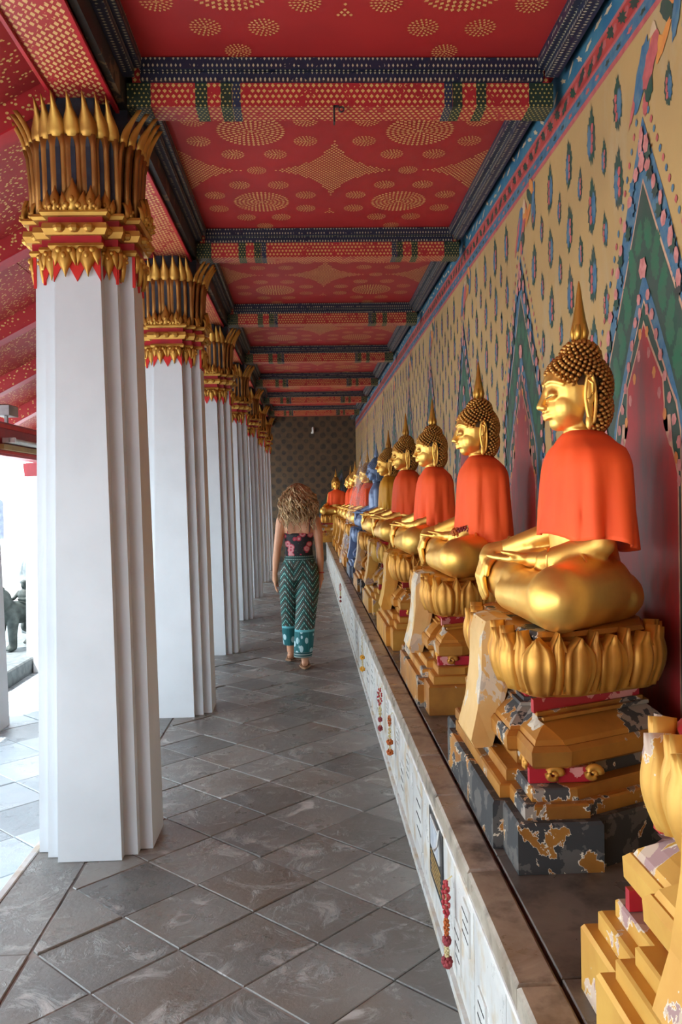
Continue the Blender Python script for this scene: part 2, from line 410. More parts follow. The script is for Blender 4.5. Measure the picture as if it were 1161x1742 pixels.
# ------------------------------------------------------------------ right wall with its mural
XW = 1.2
wall = struct(build('wall_right', MB().box(XW, XW+.3, YB, YE+.3, -.2, 3.62), M['wall']), 'ochre mural wall with flower sprigs behind the statues', 'wall')
def wp(y, z, layer): return (XW-.0008*layer, y, z)
bands = MB(); bm_ = [M['mural_red'], M['mural_blue'], M['mural_pink'], M['mural_sky'], M['mural_line']]
for z0, z1, m in ((3.165, 3.19, 2), (3.19, 3.245, 1), (3.245, 3.26, 2), (3.26, 3.335, 0), (3.335, 3.35, 2), (3.35, 3.5, 3)):
    bands.add([wp(YB, z0, 1), wp(YE, z0, 1), wp(YE, z1, 1), wp(YB, z1, 1)], [(0, 3, 2, 1)], m)
stuff(link('mural_border', bands.mesh('mural_border'), bm_, wall))
lv = MB()
def blob(mb, y, z, ry, rz, layer, m, n=9, jag=.25, rot=0.):
    layer += rnd.uniform(0, .35)
    pts = []
    for k in range(n*2):
        a = math.pi*k/n; q = 1 - (jag if k % 2 else 0) + rnd.uniform(-.1, .1)
        dy, dz = math.cos(a)*ry*q, math.sin(a)*rz*q
        pts.append(wp(y+dy*math.cos(rot)-dz*math.sin(rot), z+dy*math.sin(rot)+dz*math.cos(rot), layer))
    mb.poly(pts[::-1], m)
yy = 1.6
while yy < YE:
    blob(lv, yy, 3.298+rnd.uniform(-.01, .01), .055, .026, 2, 0, 8, .4, rnd.choice((.5, -.5)))
    blob(lv, yy+.07, 3.30, .022, .022, 2, 1, 5, .2)
    blob(lv, yy+.04, 3.215, .03, .012, 2, 0 if rnd.random() < .6 else 1, 5, .4)
    blob(lv, yy+.02, 3.40+rnd.uniform(-.02, .03), .05, .012, 2, 2, 5, .4, rnd.uniform(-.6, .6)); yy += .115
stuff(link('mural_border_leaves', lv.mesh('mural_border_leaves'), [M['mural_dark'], M['mural_pink'], M['mural_flesh']], wall))
SY = [2.85+1.69*k for k in range(-1, 10)]          # statue places along the wall
def in_niche(y, z, pad=0.):
    for c in SY:
        d = abs(y-c-.07)
        if z < 2.92 and d < max(0, (2.92-z))*.50+.05+pad and (z > 2.05 or d < .5): return True
        if 2.8 < z and d < .2: return True
    return False
sp = MB(); smats = [M['mural_green'], M['mural_blue'], M['mural_pink']]
for i in range(66):
    for j in range(8):
        for small in (0, 1):
            y = 1.09 + i*.295 + (.1475 if small else 0) - .003; z = 3.005 - j*.285 - (.1425 if small else 0); k = .62 if small else 1.
            if y > YE-.1 or in_niche(y, z): continue
            if k == 1: k = rnd.uniform(.85, 1.05)
            blob(sp, y, z, .052*k, .112*k, 1, 0, 15, .20, rnd.uniform(-.1, .1)); blob(sp, y+rnd.uniform(-.01, .01), z+.075*k, .022*k, .065*k, 1.2, 0, 8, .4); sd_ = rnd.choice((-1, 1))
            blob(sp, y-.020*sd_*k, z-.005, .028*k, .072*k, 2, 1, 10, .2)
            for q in range(3): blob(sp, y+.013*sd_*k+rnd.uniform(-.006, .006), z+(-.045+.04*q)*k, .016*k, .022*k, 3, 2, 5, .2)
stuff(link('mural_sprigs', sp.mesh('mural_sprigs'), smats, wall))
def niche(c):
    mb = MB(); c += .07
    def lay(pts, layer, m):      # pts: (half width, z) from apex down
        r = [wp(c-h, z, layer) for h, z in pts]; l = [wp(c+h, z, layer) for h, z in reversed(pts)]
        n = len(r); base = len(mb.v); mb.v += r + l[:]
        for i in range(n-1): mb.f.append((base+i, base+2*n-1-i, base+2*n-2-i, base+i+1)); mb.m.append(m)
    zb = .5
    lay([(.0, 2.86), (.19, 2.50), (.385, 2.08), (.43, 1.85), (.44, zb)], 2, 1)
    lay([(.0, 2.645), (.165, 2.36), (.345, 2.06), (.385, 1.85), (.395, zb)], 3, 3)
    lay([(.0, 2.63), (.16, 2.345), (.337, 2.05), (.377, 1.85), (.387, zb)], 4, 0)
    lay([(.0, 2.32), (.09, 2.18), (.20, 1.98), (.30, 1.78), (.325, 1.6), (.33, zb)], 5, 1)
    lay([(.0, 2.225), (.09, 2.09), (.215, 1.89), (.255, 1.84), (.285, 1.74), (.29, zb)], 6, 3)
    lay([(.0, 2.212), (.085, 2.08), (.207, 1.885), (.247, 1.83), (.277, 1.74), (.282, zb)], 7, 0)
    lay([(.0, 2.15), (.055, 2.065), (.158, 1.93), (.168, 1.84), (.163, 1.77), (.19, 1.745), (.185, 1.80), (.21, 1.80), (.225, 1.69), (.266, 1.61), (.268, zb)], 8, 3)
    lay([(.0, 2.135), (.05, 2.055), (.15, 1.925), (.16, 1.84), (.155, 1.775), (.198, 1.70), (.217, 1.69), (.258, 1.60), (.26, zb)], 9, 4)
    for s in (-1, 1):
        for q in range(16):      # roses of the outer blue band
            z = 2.75-q*.075; h = max(0, (2.86-z)*.515 - .028); h = min(h, .405)
            blob(mb, c+s*h+rnd.uniform(-.02, .02), z, .026*rnd.uniform(.6, 1.1), .032*rnd.uniform(.7, 1.1), 9.5, 2, 6, .15); blob(mb, c+s*h+rnd.uniform(-.03, .03), z-.035, .03, .035, 9.4, rnd.choice((0, 5, 1)), 7, .4)
        for q in range(9):
            z = 2.23-q*.075; h = min(max(0, (2.32-z)*.50), .31); blob(mb, c+s*h*.88, z, .018, .022, 9.5, 2, 6, .15)
            h2 = min(max(.03, (2.16-z)*.55), .27); blob(mb, c+s*h2, z-.05, .015, .022, 9.5, 6 if q % 2 else 2, 6, .15)
        for q in range(22):      # thin garland outside the band
            z = 2.86-q*.042; h = (2.9-z)*.55+.03
            if h < .5: blob(mb, c+s*h, z, .011, .015, 3, (1, 7)[q % 2], 4, .2)
    blob(mb, c, 2.79, .02, .035, 9.5, 2, 6, .15); blob(mb, c, 2.70, .028, .04, 9.5, 2, 6, .15); blob(mb, c, 2.33, .035, .04, 9.5, 2, 6, .15)
    # leaf veins on the green field
    for q in range(5):
        for s in (-1, 1):
            z = 2.44-q*.12; blob(mb, c+s*(.04+.055*q), z, .035, .065, 4.6, 10, 12, .2, s*.3); blob(mb, c+s*(.11+.055*q), z-.06, .030, .055, 4.2, 10, 12, .2, -s*.2)
    # celestial figure floating above the point
    for dy, dz, ry, rz, m, ro in ((.08, .03, .05, .13, 1, .5), (.13, -.02, .02, .12, 7, .6), (.0, .05, .045, .10, 7, .7), (-.03, .10, .06, .035, 8, .3), (-.10, .06, .025, .08, 8, .9),
                               (.02, -.07, .035, .045, 0, .2), (.05, -.12, .025, .04, 7, 0.), (-.02, .15, .03, .04, 9, .2), (-.13, .17, .07, .03, 0, .8), (-.17, .22, .06, .03, 8, .9), (-.2, .12, .03, .09, 1, .3)):
        blob(mb, c+dy-.08, 3.0+dz*.75-.02, ry, rz, 3.5+abs(dz), m, 9, .12, ro)
    return mb
NM = [M['mural_green'], M['mural_blue'], M['mural_rose'], M['mural_line'], M['niche_red'], M['mural_dark'], M['mural_orange'], M['mural_pink'], M['mural_orange'], M['mural_flesh'], M['mural_leaf']]
for c in SY: stuff(link('mural_niche', niche(c).mesh('mural_niche'), NM, wall))

# ------------------------------------------------------------------ end wall
wend = struct(build('wall_end', MB().box(-3.4, XW+.3, YE, YE+.3, -.2, 3.62), M['endwall']), 'dark end wall with rows of painted medallions', 'wall')
wback = struct(build('wall_back_added', MB().box(-3.4, XW+.3, YB-.3, YB, -.2, 3.62), M['endwall']), 'unseen dark wall added behind the camera to hold back light', 'wall')  # out of view, added to cut light reaching the column fronts from behind
gab = MB()
for i in range(6):
    s = .82-.12*i
    gab.add([(XW-.55-s, YE-.002-.001*i, .5), (XW-.55+s*.6, YE-.002-.001*i, .5), (XW-.35, YE-.002-.001*i, 1.5+.9*s)], [(0, 1, 2)], i % 3)
stuff(link('mural_gable', gab.mesh('mural_gable'), [M['mural_dark'], M['slate_dark'], M['black']], wend))

# ------------------------------------------------------------------ ceiling: bays, stencils, beams
ceil = struct(build('ceiling', MB().box(-1.05, XW+.3, YB, YE+.3, 3.5, 3.62), M['red_ceiling']), 'red coffered gallery ceiling with gold stencilled medallions', 'ceiling')
XC = .19
def kite(mb, cx, cy, a, l, wd, z):
    ca, sa = math.cos(a), math.sin(a)
    mb.poly([(cx+ca*u-sa*v, cy+sa*u+ca*v, z) for u, v in ((-l*.5, 0), (-l*.05, -wd*.5), (l*.5, 0), (-l*.05, wd*.5))][::-1])
def rosette(mb, cx, cy, r, rings, z):
    dr = r/rings
    for q in range(rings):
        rr = dr*(q+.5); n = 5+6*q if rings > 4 else 4+5*q
        for t in range(n):
            a = 2*math.pi*(t+.5*(q % 2))/n; kite(mb, cx+rr*math.cos(a), cy+rr*math.sin(a), a, dr*.95, min(dr, 2*math.pi*rr/n)*.66, z)
st = MB(); EA, EB = .452, .535
cen = [(sx*.452, sy*.535) for sx in (-1, 1) for sy in (-1, 1)]
for cx, cy in cen:
    rosette(st, cx, cy, .185, 7, 0)
    for a in range(8):
        an = math.pi*(a+.5)/4; rosette(st, cx+.315*math.cos(an), cy+.325*math.sin(an), .068, 4, 0)
for p in ((-.452, 0), (.452, 0), (-.452, 1.02), (.452, 1.02), (-.452, -1.02), (.452, -1.02)): rosette(st, p[0], p[1], .06, 4, 0)
dx, dy = .026, .030
for i in range(-36, 37):
    for j in range(-40, 41):
        x, y = (i+.5*(j % 2))*dx, j*dy*.62
        if abs(x) > .885 or abs(y) > 1.06: continue
        if min(math.hypot((x-a)/EA, (y-b)/EB) for a, b in cen) < 1.02: continue
        if min(math.hypot(x-a, y-b) for a, b in ((-.452, 0), (.452, 0))) < .075: continue
        kite(st, x, y, math.pi/2, .020, .016, 0)
st_me = st.mesh('gold_stencil')
by = [3.87+2.36*k for k in range(-5, 7)]
for k, yb in enumerate(by):
    if yb+1.18 < YE: stuff(link('gold_stencil', st_me, M['stencil'], ceil, (XC, yb+1.18, 3.4985)))
stuff(link('gold_stencil', st_me, M['stencil'], ceil, (XC, by[0]-1.18, 3.4985)))
def beam():
    parts = {}
    parts['beam'] = MB().box(-.74, 1.13, -.07, .07, 3.30, 3.50)
    parts['cornice'] = MB().box(-.70, 1.10, -.115, -.07, 3.445, 3.495).box(-.70, 1.10, -.095, -.07, 3.405, 3.44).box(-.70, 1.10, .07, .115, 3.445, 3.495).box(-.70, 1.10, .07, .095, 3.405, 3.44)
    return parts
bp = beam(); b_me = bp['beam'].solid('beam'); c_me = bp['cornice'].solid('cornice')
def wrap(x0, x1): return MB().box(x0, x1, -.073, .073, 3.297, 3.404).solid('painted_band')
wr = [(wrap(-.765, -.66), M['beam_green']), (wrap(-.463, -.41), M['beam_green']), (wrap(-.35, -.30), M['beam_green']), (wrap(-.298, -.262), M['beam_blue']),
      (wrap(.654, .69), M['beam_blue']), (wrap(.692, .735), M['beam_green']), (wrap(.799, .844), M['beam_green']), (wrap(1.04, 1.15), M['beam_green'])]
for yb in by:
    b = link('beam', b_me, M['beam_red'], ceil, (0, yb, 0)); link('cornice', c_me, M['cornice_x'], b)
    for me, mm in wr: link('painted_band', me, mm, b)
# side cornices between the beams
sc_r = MB().box(1.07, 1.12, -1.06, 1.06, 3.445, 3.4995).box(1.10, 1.16, -1.06, 1.06, 3.405, 3.447).box(1.13, 1.2, -1.06, 1.06, 3.48, 3.4995).solid('side_cornice')
sc_l = MB().box(-.75, -.69, -1.06, 1.06, 3.445, 3.4995).box(-.79, -.72, -1.06, 1.06, 3.405, 3.447).solid('side_cornice')
for yb in [by[0]-2.36]+by:
    if yb+2.2 > YE+1: continue
    link('side_cornice', sc_r, M['cornice_y'], ceil, (0, yb+1.18, 0)); link('side_cornice', sc_l, M['cornice_y'], ceil, (0, yb+1.18, 0))
# beam running over the columns
arch = struct(build('trim_architrave', MB().box(-1.06, -.80, YB, YE, 3.285, 3.50), M['arch_scale']), 'red scale-patterned beam running over the white columns', 'beam')
link('inner_face', MB().box(-.80, -.77, YB, YE, 3.30, 3.50).solid('inner_face'), M['black_peel'], arch)
link('edge_strip', MB().box(-.815, -.80, YB, YE, 3.27, 3.30).box(-1.06, -1.045, YB, YE, 3.27, 3.30).solid('edge_strip'), M['red_lacq'], arch)

# ------------------------------------------------------------------ porch roof on the left
ZR, SL = 3.42, .53                                  # soffit height over the columns, fall per metre outward
def zr(x): return ZR + (x+1.06)*SL
roof = struct(build('ceiling_porch', MB().loft([[(-3.30, y, zr(-3.30)+.05), (-1.04, y, zr(-1.04)+.05), (-1.04, y, zr(-1.04)+.16), (-3.30, y, zr(-3.30)+.16)] for y in (YB, YE)]), M['red_lacq']),
              'red sloping porch ceiling with gold specks', 'ceiling')
ry = [3.87+1.18*k for k in range(-10, 14)]
pan = {}
for a, b in zip(ry[:-1], ry[1:]):
    for q in range(3):
        x0 = -1.06-q*.74; x1 = x0-.735; o = .004*q
        me = MB().loft([[(x1, y, zr(x1)+.03+o), (x0-.005, y, zr(x0)+.03+o), (x0-.005, y, zr(x0)+.06), (x1, y, zr(x1)+.06)] for y in (.06, 1.12)])
        if q not in pan: pan[q] = me.solid('soffit_panel')
        link('soffit_panel', pan[q], M['soffit'], roof, (0, a, 0))
raf = MB().loft([[(-3.28, y, zr(-3.28)-.09), (-1.06, y, zr(-1.06)-.09), (-1.06, y, zr(-1.06)+.05), (-3.28, y, zr(-3.28)+.05)] for y in (-.055, .055)]).solid('rafter')
rs = MB().loft([[(-3.28, y, zr(-3.28)-.10), (-1.06, y, zr(-1.06)-.10), (-1.06, y, zr(-1.06)-.09), (-3.28, y, zr(-3.28)-.09)] for y in (-.06, .06)]).solid('rafter_edge')
for yb in ry:
    r1 = link('rafter', raf, M['rafter'], roof, (0, yb, 0)); link('rafter_edge', rs, M['red_lacq'], r1)
eave = struct(build('trim_eave', MB().box(-2.60, -2.42, YB, YE, 1.93, 2.20), M['red_lacq']), 'red painted beam along the porch edge', 'beam')
link('moulding', MB().box(-2.42, -2.40, YB, YE, 2.15, 2.18).box(-2.42, -2.405, YB, YE, 1.95, 1.97).solid('moulding'), M['red_bright'], eave)

# ------------------------------------------------------------------ columns
def redent(w_, s_, a_, z, o=0.):
    q = [(w_, a_), (w_, s_), (s_, s_), (s_, w_), (a_, w_)]
    q = q[::-1]                                        # ccw from +X
    pts = []
    for k in range(4):
        for x, y in q:
            for _ in range(k): x, y = -y, x
            pts.append((x, y))
    if o: pts = inset(pts, -o)
    return [(x, y, z) for x, y in pts]
TOPD = (.095, .152, .212)
shaft_me = MB().loft([redent(.137, .195, .25, 0), redent(.136, .194, .249, .02), redent(.118, .176, .233, 1.3), redent(*TOPD, 2.66)]).solid('shaft')
# jagged red collar and the gilded leaves that hang over it
def faces_of(o=0.):
    """(centre, outward angle, width) of the outward faces of the redented plan"""
    w_, s_, a_ = TOPD; out = []
    for k in range(4):
        an = -math.pi/2 + k*math.pi/2
        for lat, dep, wd in ((0, a_, 2*w_), ((w_+s_)/2, s_, s_-w_), (-(w_+s_)/2, s_, s_-w_)): out.append((lat, dep+o, wd, an))
    return out
def xf(lat, dep, z, an):
    return (dep*math.cos(an) - lat*math.sin(an), dep*math.sin(an) + lat*math.cos(an), z)
col_r = MB()
for lat, dep, wd, an in faces_of(.004):
    n = 2 if wd > .1 else 1; p = (wd+.01)/n
    for i in range(n):
        l0 = lat-(wd+.01)/2+i*p
        for d in (0, .006): pass
        prof = [(l0, 2.64), (l0, 2.495), (l0+p*.5, 2.590), (l0+p, 2.495), (l0+p, 2.64)]
        fr = [xf(a, dep+.007, b, an) for a, b in prof]; bk = [xf(a, dep-.006, b, an) for a, b in prof]
        m = len(prof); col_r.add(fr+bk, [(0, 1, 2), (0, 2, 4), (2, 3, 4), (m+2, m+1, m), (m+4, m+2, m), (m+4, m+3, m+2)]+[(i_, i_+m, (i_+1) % m+m, (i_+1) % m) for i_ in range(m)])
collar_me = col_r.solid('red_collar')
def leaf_mesh(name, h, w_, bulge, flip):
    """flame-shaped leaf: a tall middle blade between two curling side blades; hangs when flip"""
    mb = MB(); sg = -1 if flip else 1
    def blade(x0, h_, bw, lean, o0, z0):
        rings = []
        for i in range(7):
            t = i/6; ww = bw*.5*(.55+.75*math.sin(math.pi*min(1, t*1.15)))*(1-t)**.55+.0008; o = o0+bulge*math.sin(math.pi*(.2+.75*t)); x = x0+lean*t*t; zz = sg*(z0+h_*t)
            rings.append([(x-ww, o-.008, zz), (x-ww*.45, o+.005, zz), (x, o+.010*(1-t*.5), zz), (x+ww*.45, o+.005, zz), (x+ww, o-.008, zz), (x, o-.014, zz)])
        mb.loft(rings)
    blade(0, h, w_*.62, 0, .006, 0); blade(-w_*.30, h*.62, w_*.42, -w_*.12, 0, 0); blade(w_*.30, h*.62, w_*.42, w_*.12, 0, 0)
    for s in (-1, 1): mb.ell((s*w_*.22, bulge+.010, sg*h*.12), (w_*.12, .010, w_*.12), 7, 5)
    mb.ell((0, bulge+.016, sg*h*.30), (w_*.10, .008, w_*.13), 7, 5)
    return mb.solid(name, True)
hang_me = leaf_mesh('hanging_leaf', .125, .105, .012, True); hang_s = leaf_mesh('hanging_leaf', .125, .080, .012, True)
crown_me = leaf_mesh('crown_leaf', .135, .115, .016, False); crown_s = leaf_mesh('crown_leaf', .105, .080, .016, False)
def ringband(z0, z1, o0, o1=None, bulge=0.):
    o1 = o0 if o1 is None else o1
    rg = [redent(*TOPD, z0, o0)]
    if bulge: rg.append(redent(*TOPD, (z0+z1)/2, (o0+o1)/2+bulge))
    return MB().loft(rg+[redent(*TOPD, z1, o1)])
band_red = ringband(2.655, 2.69, .012); t_ = ringband(2.735, 2.768, .020); band_red.add(t_.v, t_.f)
band_gold = ringband(2.632, 2.656, .016, .02, .006)
for z0, z1, o0, o1, b in ((2.688, 2.736, .030, .040, .008), (2.766, 2.79, .040, .046, .006)):
    t_ = ringband(z0, z1, o0, o1, b); band_gold.add(t_.v, t_.f)
for lat, dep, wd, an in faces_of(.045):
    n = 3 if wd > .1 else 1
    for i in range(n):
        l0 = lat-wd/2+(i+.5)*wd/n; band_gold.ell(xf(l0, dep, 2.713, an), (.026, .026, .020), 7, 5)
core = MB().loft([redent(*TOPD, 2.78, -.004), redent(*TOPD, 3.12, -.004), redent(*TOPD, 3.20, -.01), redent(*TOPD, 3.284, -.01)])
bandr_me = band_red.solid('red_band'); bandg_me = band_gold.solid('gilded_band'); core_me = core.solid('capital_core')
def petal(w_):
    def sect(z, o, ww, th): return [(-ww, o-th, z), (-ww, o+th*.6, z), (-ww*.62, o+th, z), (-ww*.30, o+th*.3, z), (ww*.30, o+th*.3, z), (ww*.62, o+th, z), (ww, o+th*.6, z), (ww, o-th, z)]
    g = MB(); h = w_*.5
    g.loft([sect(2.785, .014, h, .011), sect(2.95, .018, h, .011), sect(3.06, .026, h, .011), sect(3.105, .038, h*1.05, .012)])
    tip = []
    for t in range(7):
        q = t/6; ww = h*(1.10+.45*math.sin(math.pi*min(1,q*1.5)))*(1-q)**.85+.0015; o = .040+.075*q**1.6; z = 3.10+.155*q
        tip.append([(-ww, o-.010, z), (-ww*.5, o+.006, z), (0, o+.014*(1-q*.5), z), (ww*.5, o+.006, z), (ww, o-.010, z), (0, o-.016, z)])
    tp_ = MB().loft(tip)
    d = MB(); k = h*.30
    d.loft([[(-k, o-.004, z), (k, o-.004, z), (k, o+.0045, z), (-k, o+.0045, z)] for z, o in ((2.80, .016), (2.95, .020), (3.06, .028))] + [[(-k*.6, .030, 3.085), (k*.6, .030, 3.085), (k*.6, .037, 3.085), (-k*.6, .037, 3.085)], [(-.001, .034, 3.10), (.001, .034, 3.10), (.001, .040, 3.10), (-.001, .040, 3.10)]])
    return g.solid('petal', True), d.solid('petal_inlay'), tp_.solid('petal_tip', True)
pet_m = petal(.066); pet_s = petal(.060)
def column(x, y, label, full=True):
    t = thing('column', label, 'column', (x, y, 0), 'white columns with gilded capitals')
    link('shaft', shaft_me, M['white_plaster'], t); link('red_collar', collar_me, M['red_bright'], t)
    link('red_band', bandr_me, M['red_lacq'], t); link('gilded_band', bandg_me, M['gold_cap'], t); link('capital_core', core_me, M['dark_inlay'], t)
    w_, s_, a_ = TOPD
    for k in range(4):
        an = -math.pi/2 + k*math.pi/2
        if an > .1 and y > 12: continue
        spots = [(-.064, a_, 0), (0, a_, 0), (.064, a_, 0), (.112, a_-.028, 1), (-.112, a_-.028, 1), (.150, s_+.006, 1), (-.150, s_+.006, 1)]
        for lat, dep, sm in spots:
            p = xf(lat, dep, 0, an); me = pet_s if sm else pet_m
            o = link('petal', me[0], M['bronze_cap'], t, p, an-math.pi/2); link('petal_inlay', me[1], M['dark_inlay'], o); link('petal_tip', me[2], M['gold_cap'], o)
        for lat, dep, me in ((-.048, a_+.012, hang_me), (.048, a_+.012, hang_me), ((w_+s_)/2, s_+.012, hang_s), (-(w_+s_)/2, s_+.012, hang_s)):
            link('hanging_leaf', me, M['gold_cap'], t, xf(lat, dep, 2.638, an), an-math.pi/2)
        for lat, dep, me in ((0, a_+.04, crown_me), (-.075, a_+.036, crown_s), (.075, a_+.036, crown_s), ((w_+s_)/2, s_+.04, crown_s), (-(w_+s_)/2, s_+.04, crown_s)):
            link('crown_leaf', me, M['gold_cap'], t, xf(lat, dep, 2.786, an), an-math.pi/2)
    return t
names = ['nearest white column with gilded capital, its foot full in the foreground', 'second white column from the camera with gilded capital', 'third white column from the camera with gilded capital',
         'fourth white column from the camera along the gallery', 'fifth white column from the camera along the gallery', 'sixth white column from the camera, partly hidden by nearer ones', 'farthest white column, beside the dark end wall']
for k in range(7): column(-.967-.004*k, 3.885+2.36*k, names[k])
oc_me = MB().loft([redent(.17, .22, .27, 0), redent(.15, .20, .25, 1.2), redent(.135, .18, .225, 2.05)]).solid('shaft')
oc_cap = MB().loft([redent(.135, .18, .225, 1.93, .02), redent(.135, .18, .225, 2.06, .03)]).solid('head_band')
for k, lb in ((1, 'pale outer porch column cut by the left picture edge'), (2, 'outer porch column behind the nearest white column'), (3, 'outer porch column far along the porch')):
    t = thing('porch_column', lb, 'column', (-2.55, 3.885+2.36*k, ZO), 'outer porch columns'); link('shaft', oc_me, M['pale_col'], t); link('head_band', oc_cap, M['red_lacq'], t)

# ------------------------------------------------------------------ marble platform
XP, ZP = .44, .50
plat = thing('stone_platform', 'long low marble platform carrying the row of golden statues', 'platform')
link('core', MB().box(XP+.012, XW, .6, YE, 0, ZP-.02).solid('core'), M['joint'], plat)
y = .7; k = 0
while y < YE-.3:
    L = rnd.uniform(.40, .62) if y < 9 else .7; y1 = min(y+L, YE)
    link('coping_slab', MB().bbox(XP-.014, XP+.082, y+.0015, y1-.0015, ZP-.055, ZP, .008).solid('coping_slab'), M['marble_cope'], plat, (0, 0, rnd.uniform(-.0015, .0015))); y = y1
y = .7
while y < YE-.3:
    L = rnd.uniform(.5, .7); y1 = min(y+L, YE)
    link('top_slab', MB().bbox(XP+.09, XW-.002, y+.002, y1-.002, ZP-.03, ZP-.001, .003).solid('top_slab'), M['marble_top'], plat); y = y1
y = .8; panels = []
while y < YE-.3:
    L = rnd.uniform(.26, .44); y1 = min(y+L, YE)
    link('face_panel', MB().box(XP-.004, XP+.02, y+.003, y1-.003, .035, ZP-.06).solid('face_panel'), M['marble_face'], plat); panels.append((y, y1)); y = y1
link('plinth_strip', MB().box(XP-.018, XP+.02, .7, YE, 0, .035).solid('plinth_strip'), M['marble_face'], plat)
link('edge_moulding', MB().tube([(XP-.010, .7, ZP-.064), (XP-.010, YE, ZP-.064)], .010, 8).solid('edge_moulding'), M['marble_face'], plat)
# small memorial plaques set into the face
def plaque(y, z, w_, h, mat, lines=3, photo=False):
    o = link('plaque', MB().bbox(0, .008, 0, w_, 0, h, .001).solid('plaque'), mat, plat, (XP-.010, y, z))
    ink = MB(); n = lines
    for i in range(n):
        zz = h*(.12+.76*(i+.5)/max(n, 1))*(.45 if photo else 1); a = w_*rnd.uniform(.08, .16); x_ = a
        while x_ < w_*rnd.uniform(.8, .92):
            l = rnd.uniform(.008, .02); ink.box(-.0012, 0, x_, x_+l, zz, zz+h*.035); x_ += l+.005
    if ink.v: stuff(build('inscription', ink, M['plaque_gold'] if mat is M['plaque_black'] else M['plaque_black'], o))
    if photo:
        ph = link('portrait_frame', MB().box(-.004, 0, w_*.16, w_*.84, h*.50, h*.93).solid('portrait_frame'), M['plaque_white'], o)
        link('portrait', MB().box(-.006, -.003, w_*.22, w_*.78, h*.54, h*.90).solid('portrait'), M['photo_grey'], o)
    return o
plaque(2.80, .15, .29, .25, M['plaque_black'], 5, True)
for yq, zq, w_, h in ((2.33, .24, .10, .13), (2.48, .10, .09, .14), (2.12, .08, .10, .15), (3.32, .12, .16, .22), (3.72, .25, .10, .12), (3.95, .10, .12, .16), (4.15, .28, .09, .09), (4.55, .12, .14, .20), (4.72, .30, .08, .08),
                       (5.3, .12, .16, .20), (5.8, .2, .14, .16), (6.2, .1, .2, .24), (6.9, .12, .2, .22), (7.6, .15, .2, .2), (8.4, .12, .25, .24)):
    plaque(yq, zq, w_, h, M['plaque_white'], 3)
hook = MB().tube([(XP-.012, 2.845, .40), (XP-.02, 2.845, .345), (XP-.03, 2.838, .332), (XP-.035, 2.83, .345)], .004, 6)
link('hook', hook.solid('hook'), M['plaque_white'], plat)
# flower garlands hung on the face
M['petal_red'] = plain('red_garland_petals', (.36, .015, .03), (.46, .06, .05), 60, .7); M['petal_orange'] = plain('orange_marigold', (.52, .13, .015), (.40, .08, .012), 60, .7)
M['petal_cream'] = plain('cream_jasmine', (.66, .56, .30), (.54, .42, .18), 60, .7); M['petal_yellow'] = plain('yellow_marigold', (.78, .42, .02), (.7, .3, .02), 60, .7)
M['petal_dark'] = plain('dried_rosebuds', (.22, .02, .03), (.34, .05, .05), 60, .7)
def fluff(mb, c, r, n, q):
    for i in range(n):
        a = i*2.4; zz = 1-2*(i+.5)/n; rr = math.sqrt(1-zz*zz); mb.ell((c[0]+r[0]*rr*math.cos(a), c[1]+r[1]*rr*math.sin(a), c[2]+r[2]*zz), (q, q, q*1.3), 5, 4)
def garland(y, z1, z0, style, label):
    t = thing('garland', label, 'garland', (XP-.034, y, 0), 'flower garlands hung on the platform face'); H_ = z1-z0
    link('string', MB().tube([(0.018, -.01, z1+.02), (0, 0, z1), (0, 0, z0)], .0025, 5).solid('string'), M['petal_cream'], t)
    segs = {'big': ((0, .42, .016, 'petal_red'), (.42, .64, .011, 'petal_orange'), (.66, .74, .016, 'petal_dark'), (.75, .90, .010, 'petal_cream'), (.90, 1.0, .022, 'petal_dark')),
            'cream': ((.0, .25, .012, 'petal_orange'), (.25, .62, .010, 'petal_cream'), (.62, .72, .024, 'petal_orange'), (.74, .88, .006, 'petal_cream'), (.88, .98, .024, 'petal_orange')),
            'red': ((.0, .4, .020, 'petal_red'), (.4, .68, .012, 'petal_cream'), (.70, .78, .016, 'petal_dark'), (.90, 1., .018, 'petal_dark')),
            'yellow': ((.0, .5, .006, 'petal_cream'), (.52, .62, .026, 'petal_yellow'), (.62, .82, .008, 'petal_cream'), (.84, .95, .030, 'petal_yellow'))}[style]
    for a, b, r, m in segs:
        mb = MB(); za, zb = z1-a*H_, z1-b*H_; fluff(mb, (0, 0, (za+zb)/2), (r*.6, r, (za-zb)/2), 30 if style == 'big' else 18, min(.006, r*.4))
        link('blossoms', mb.solid('blossoms', True), M[m], t)
garland(2.575, .350, .085, 'big', 'dark red and orange blossom garland hanging nearest the camera'); garland(4.36, .40, .195, 'cream', 'cream garland with orange marigold knobs on the platform face')
garland(4.95, .41, .16, 'red', 'faded red and white garland beside the cream one'); garland(6.55, .45, .168, 'yellow', 'thin cream garland with two yellow marigold heads')
garland(10.9, .42, .18, 'red', 'small red garland far along the platform')

# ------------------------------------------------------------------ pedestals
PLAN = [(.53-.92, .40), (.53-.92, -.40), (.56-.92, -.40), (.56-.92, -.58), (.80-.92, -.58), (.80-.92, -.555), (1.185-.92, -.36), (1.185-.92, .36), (.80-.92, .555), (.80-.92, .58), (.56-.92, .58), (.56-.92, .40)]
if area(PLAN) < 0: PLAN = PLAN[::-1]
def zq(z): return z*.905 if z < .49 else .4435+(z-.49)*1.327
def prings(spec): return [[(x, y*(q[2] if len(q) > 2 else 1), zq(q[0])) for x, y in (inset(PLAN, q[1]) if q[1] else PLAN)] for q in spec]
def pl(spec): return MB().loft(prings(spec))
WAY = [(.21, -.10), (.14, -.295), (-.12, -.395), (-.235, -.397), (-.268, -.37), (-.295, -.29), (-.305, 0), (-.295, .29), (-.268, .37), (-.235, .397), (-.12, .395), (.14, .295), (.21, .10)]
LW = WAY if area(WAY) > 0 else WAY[::-1]
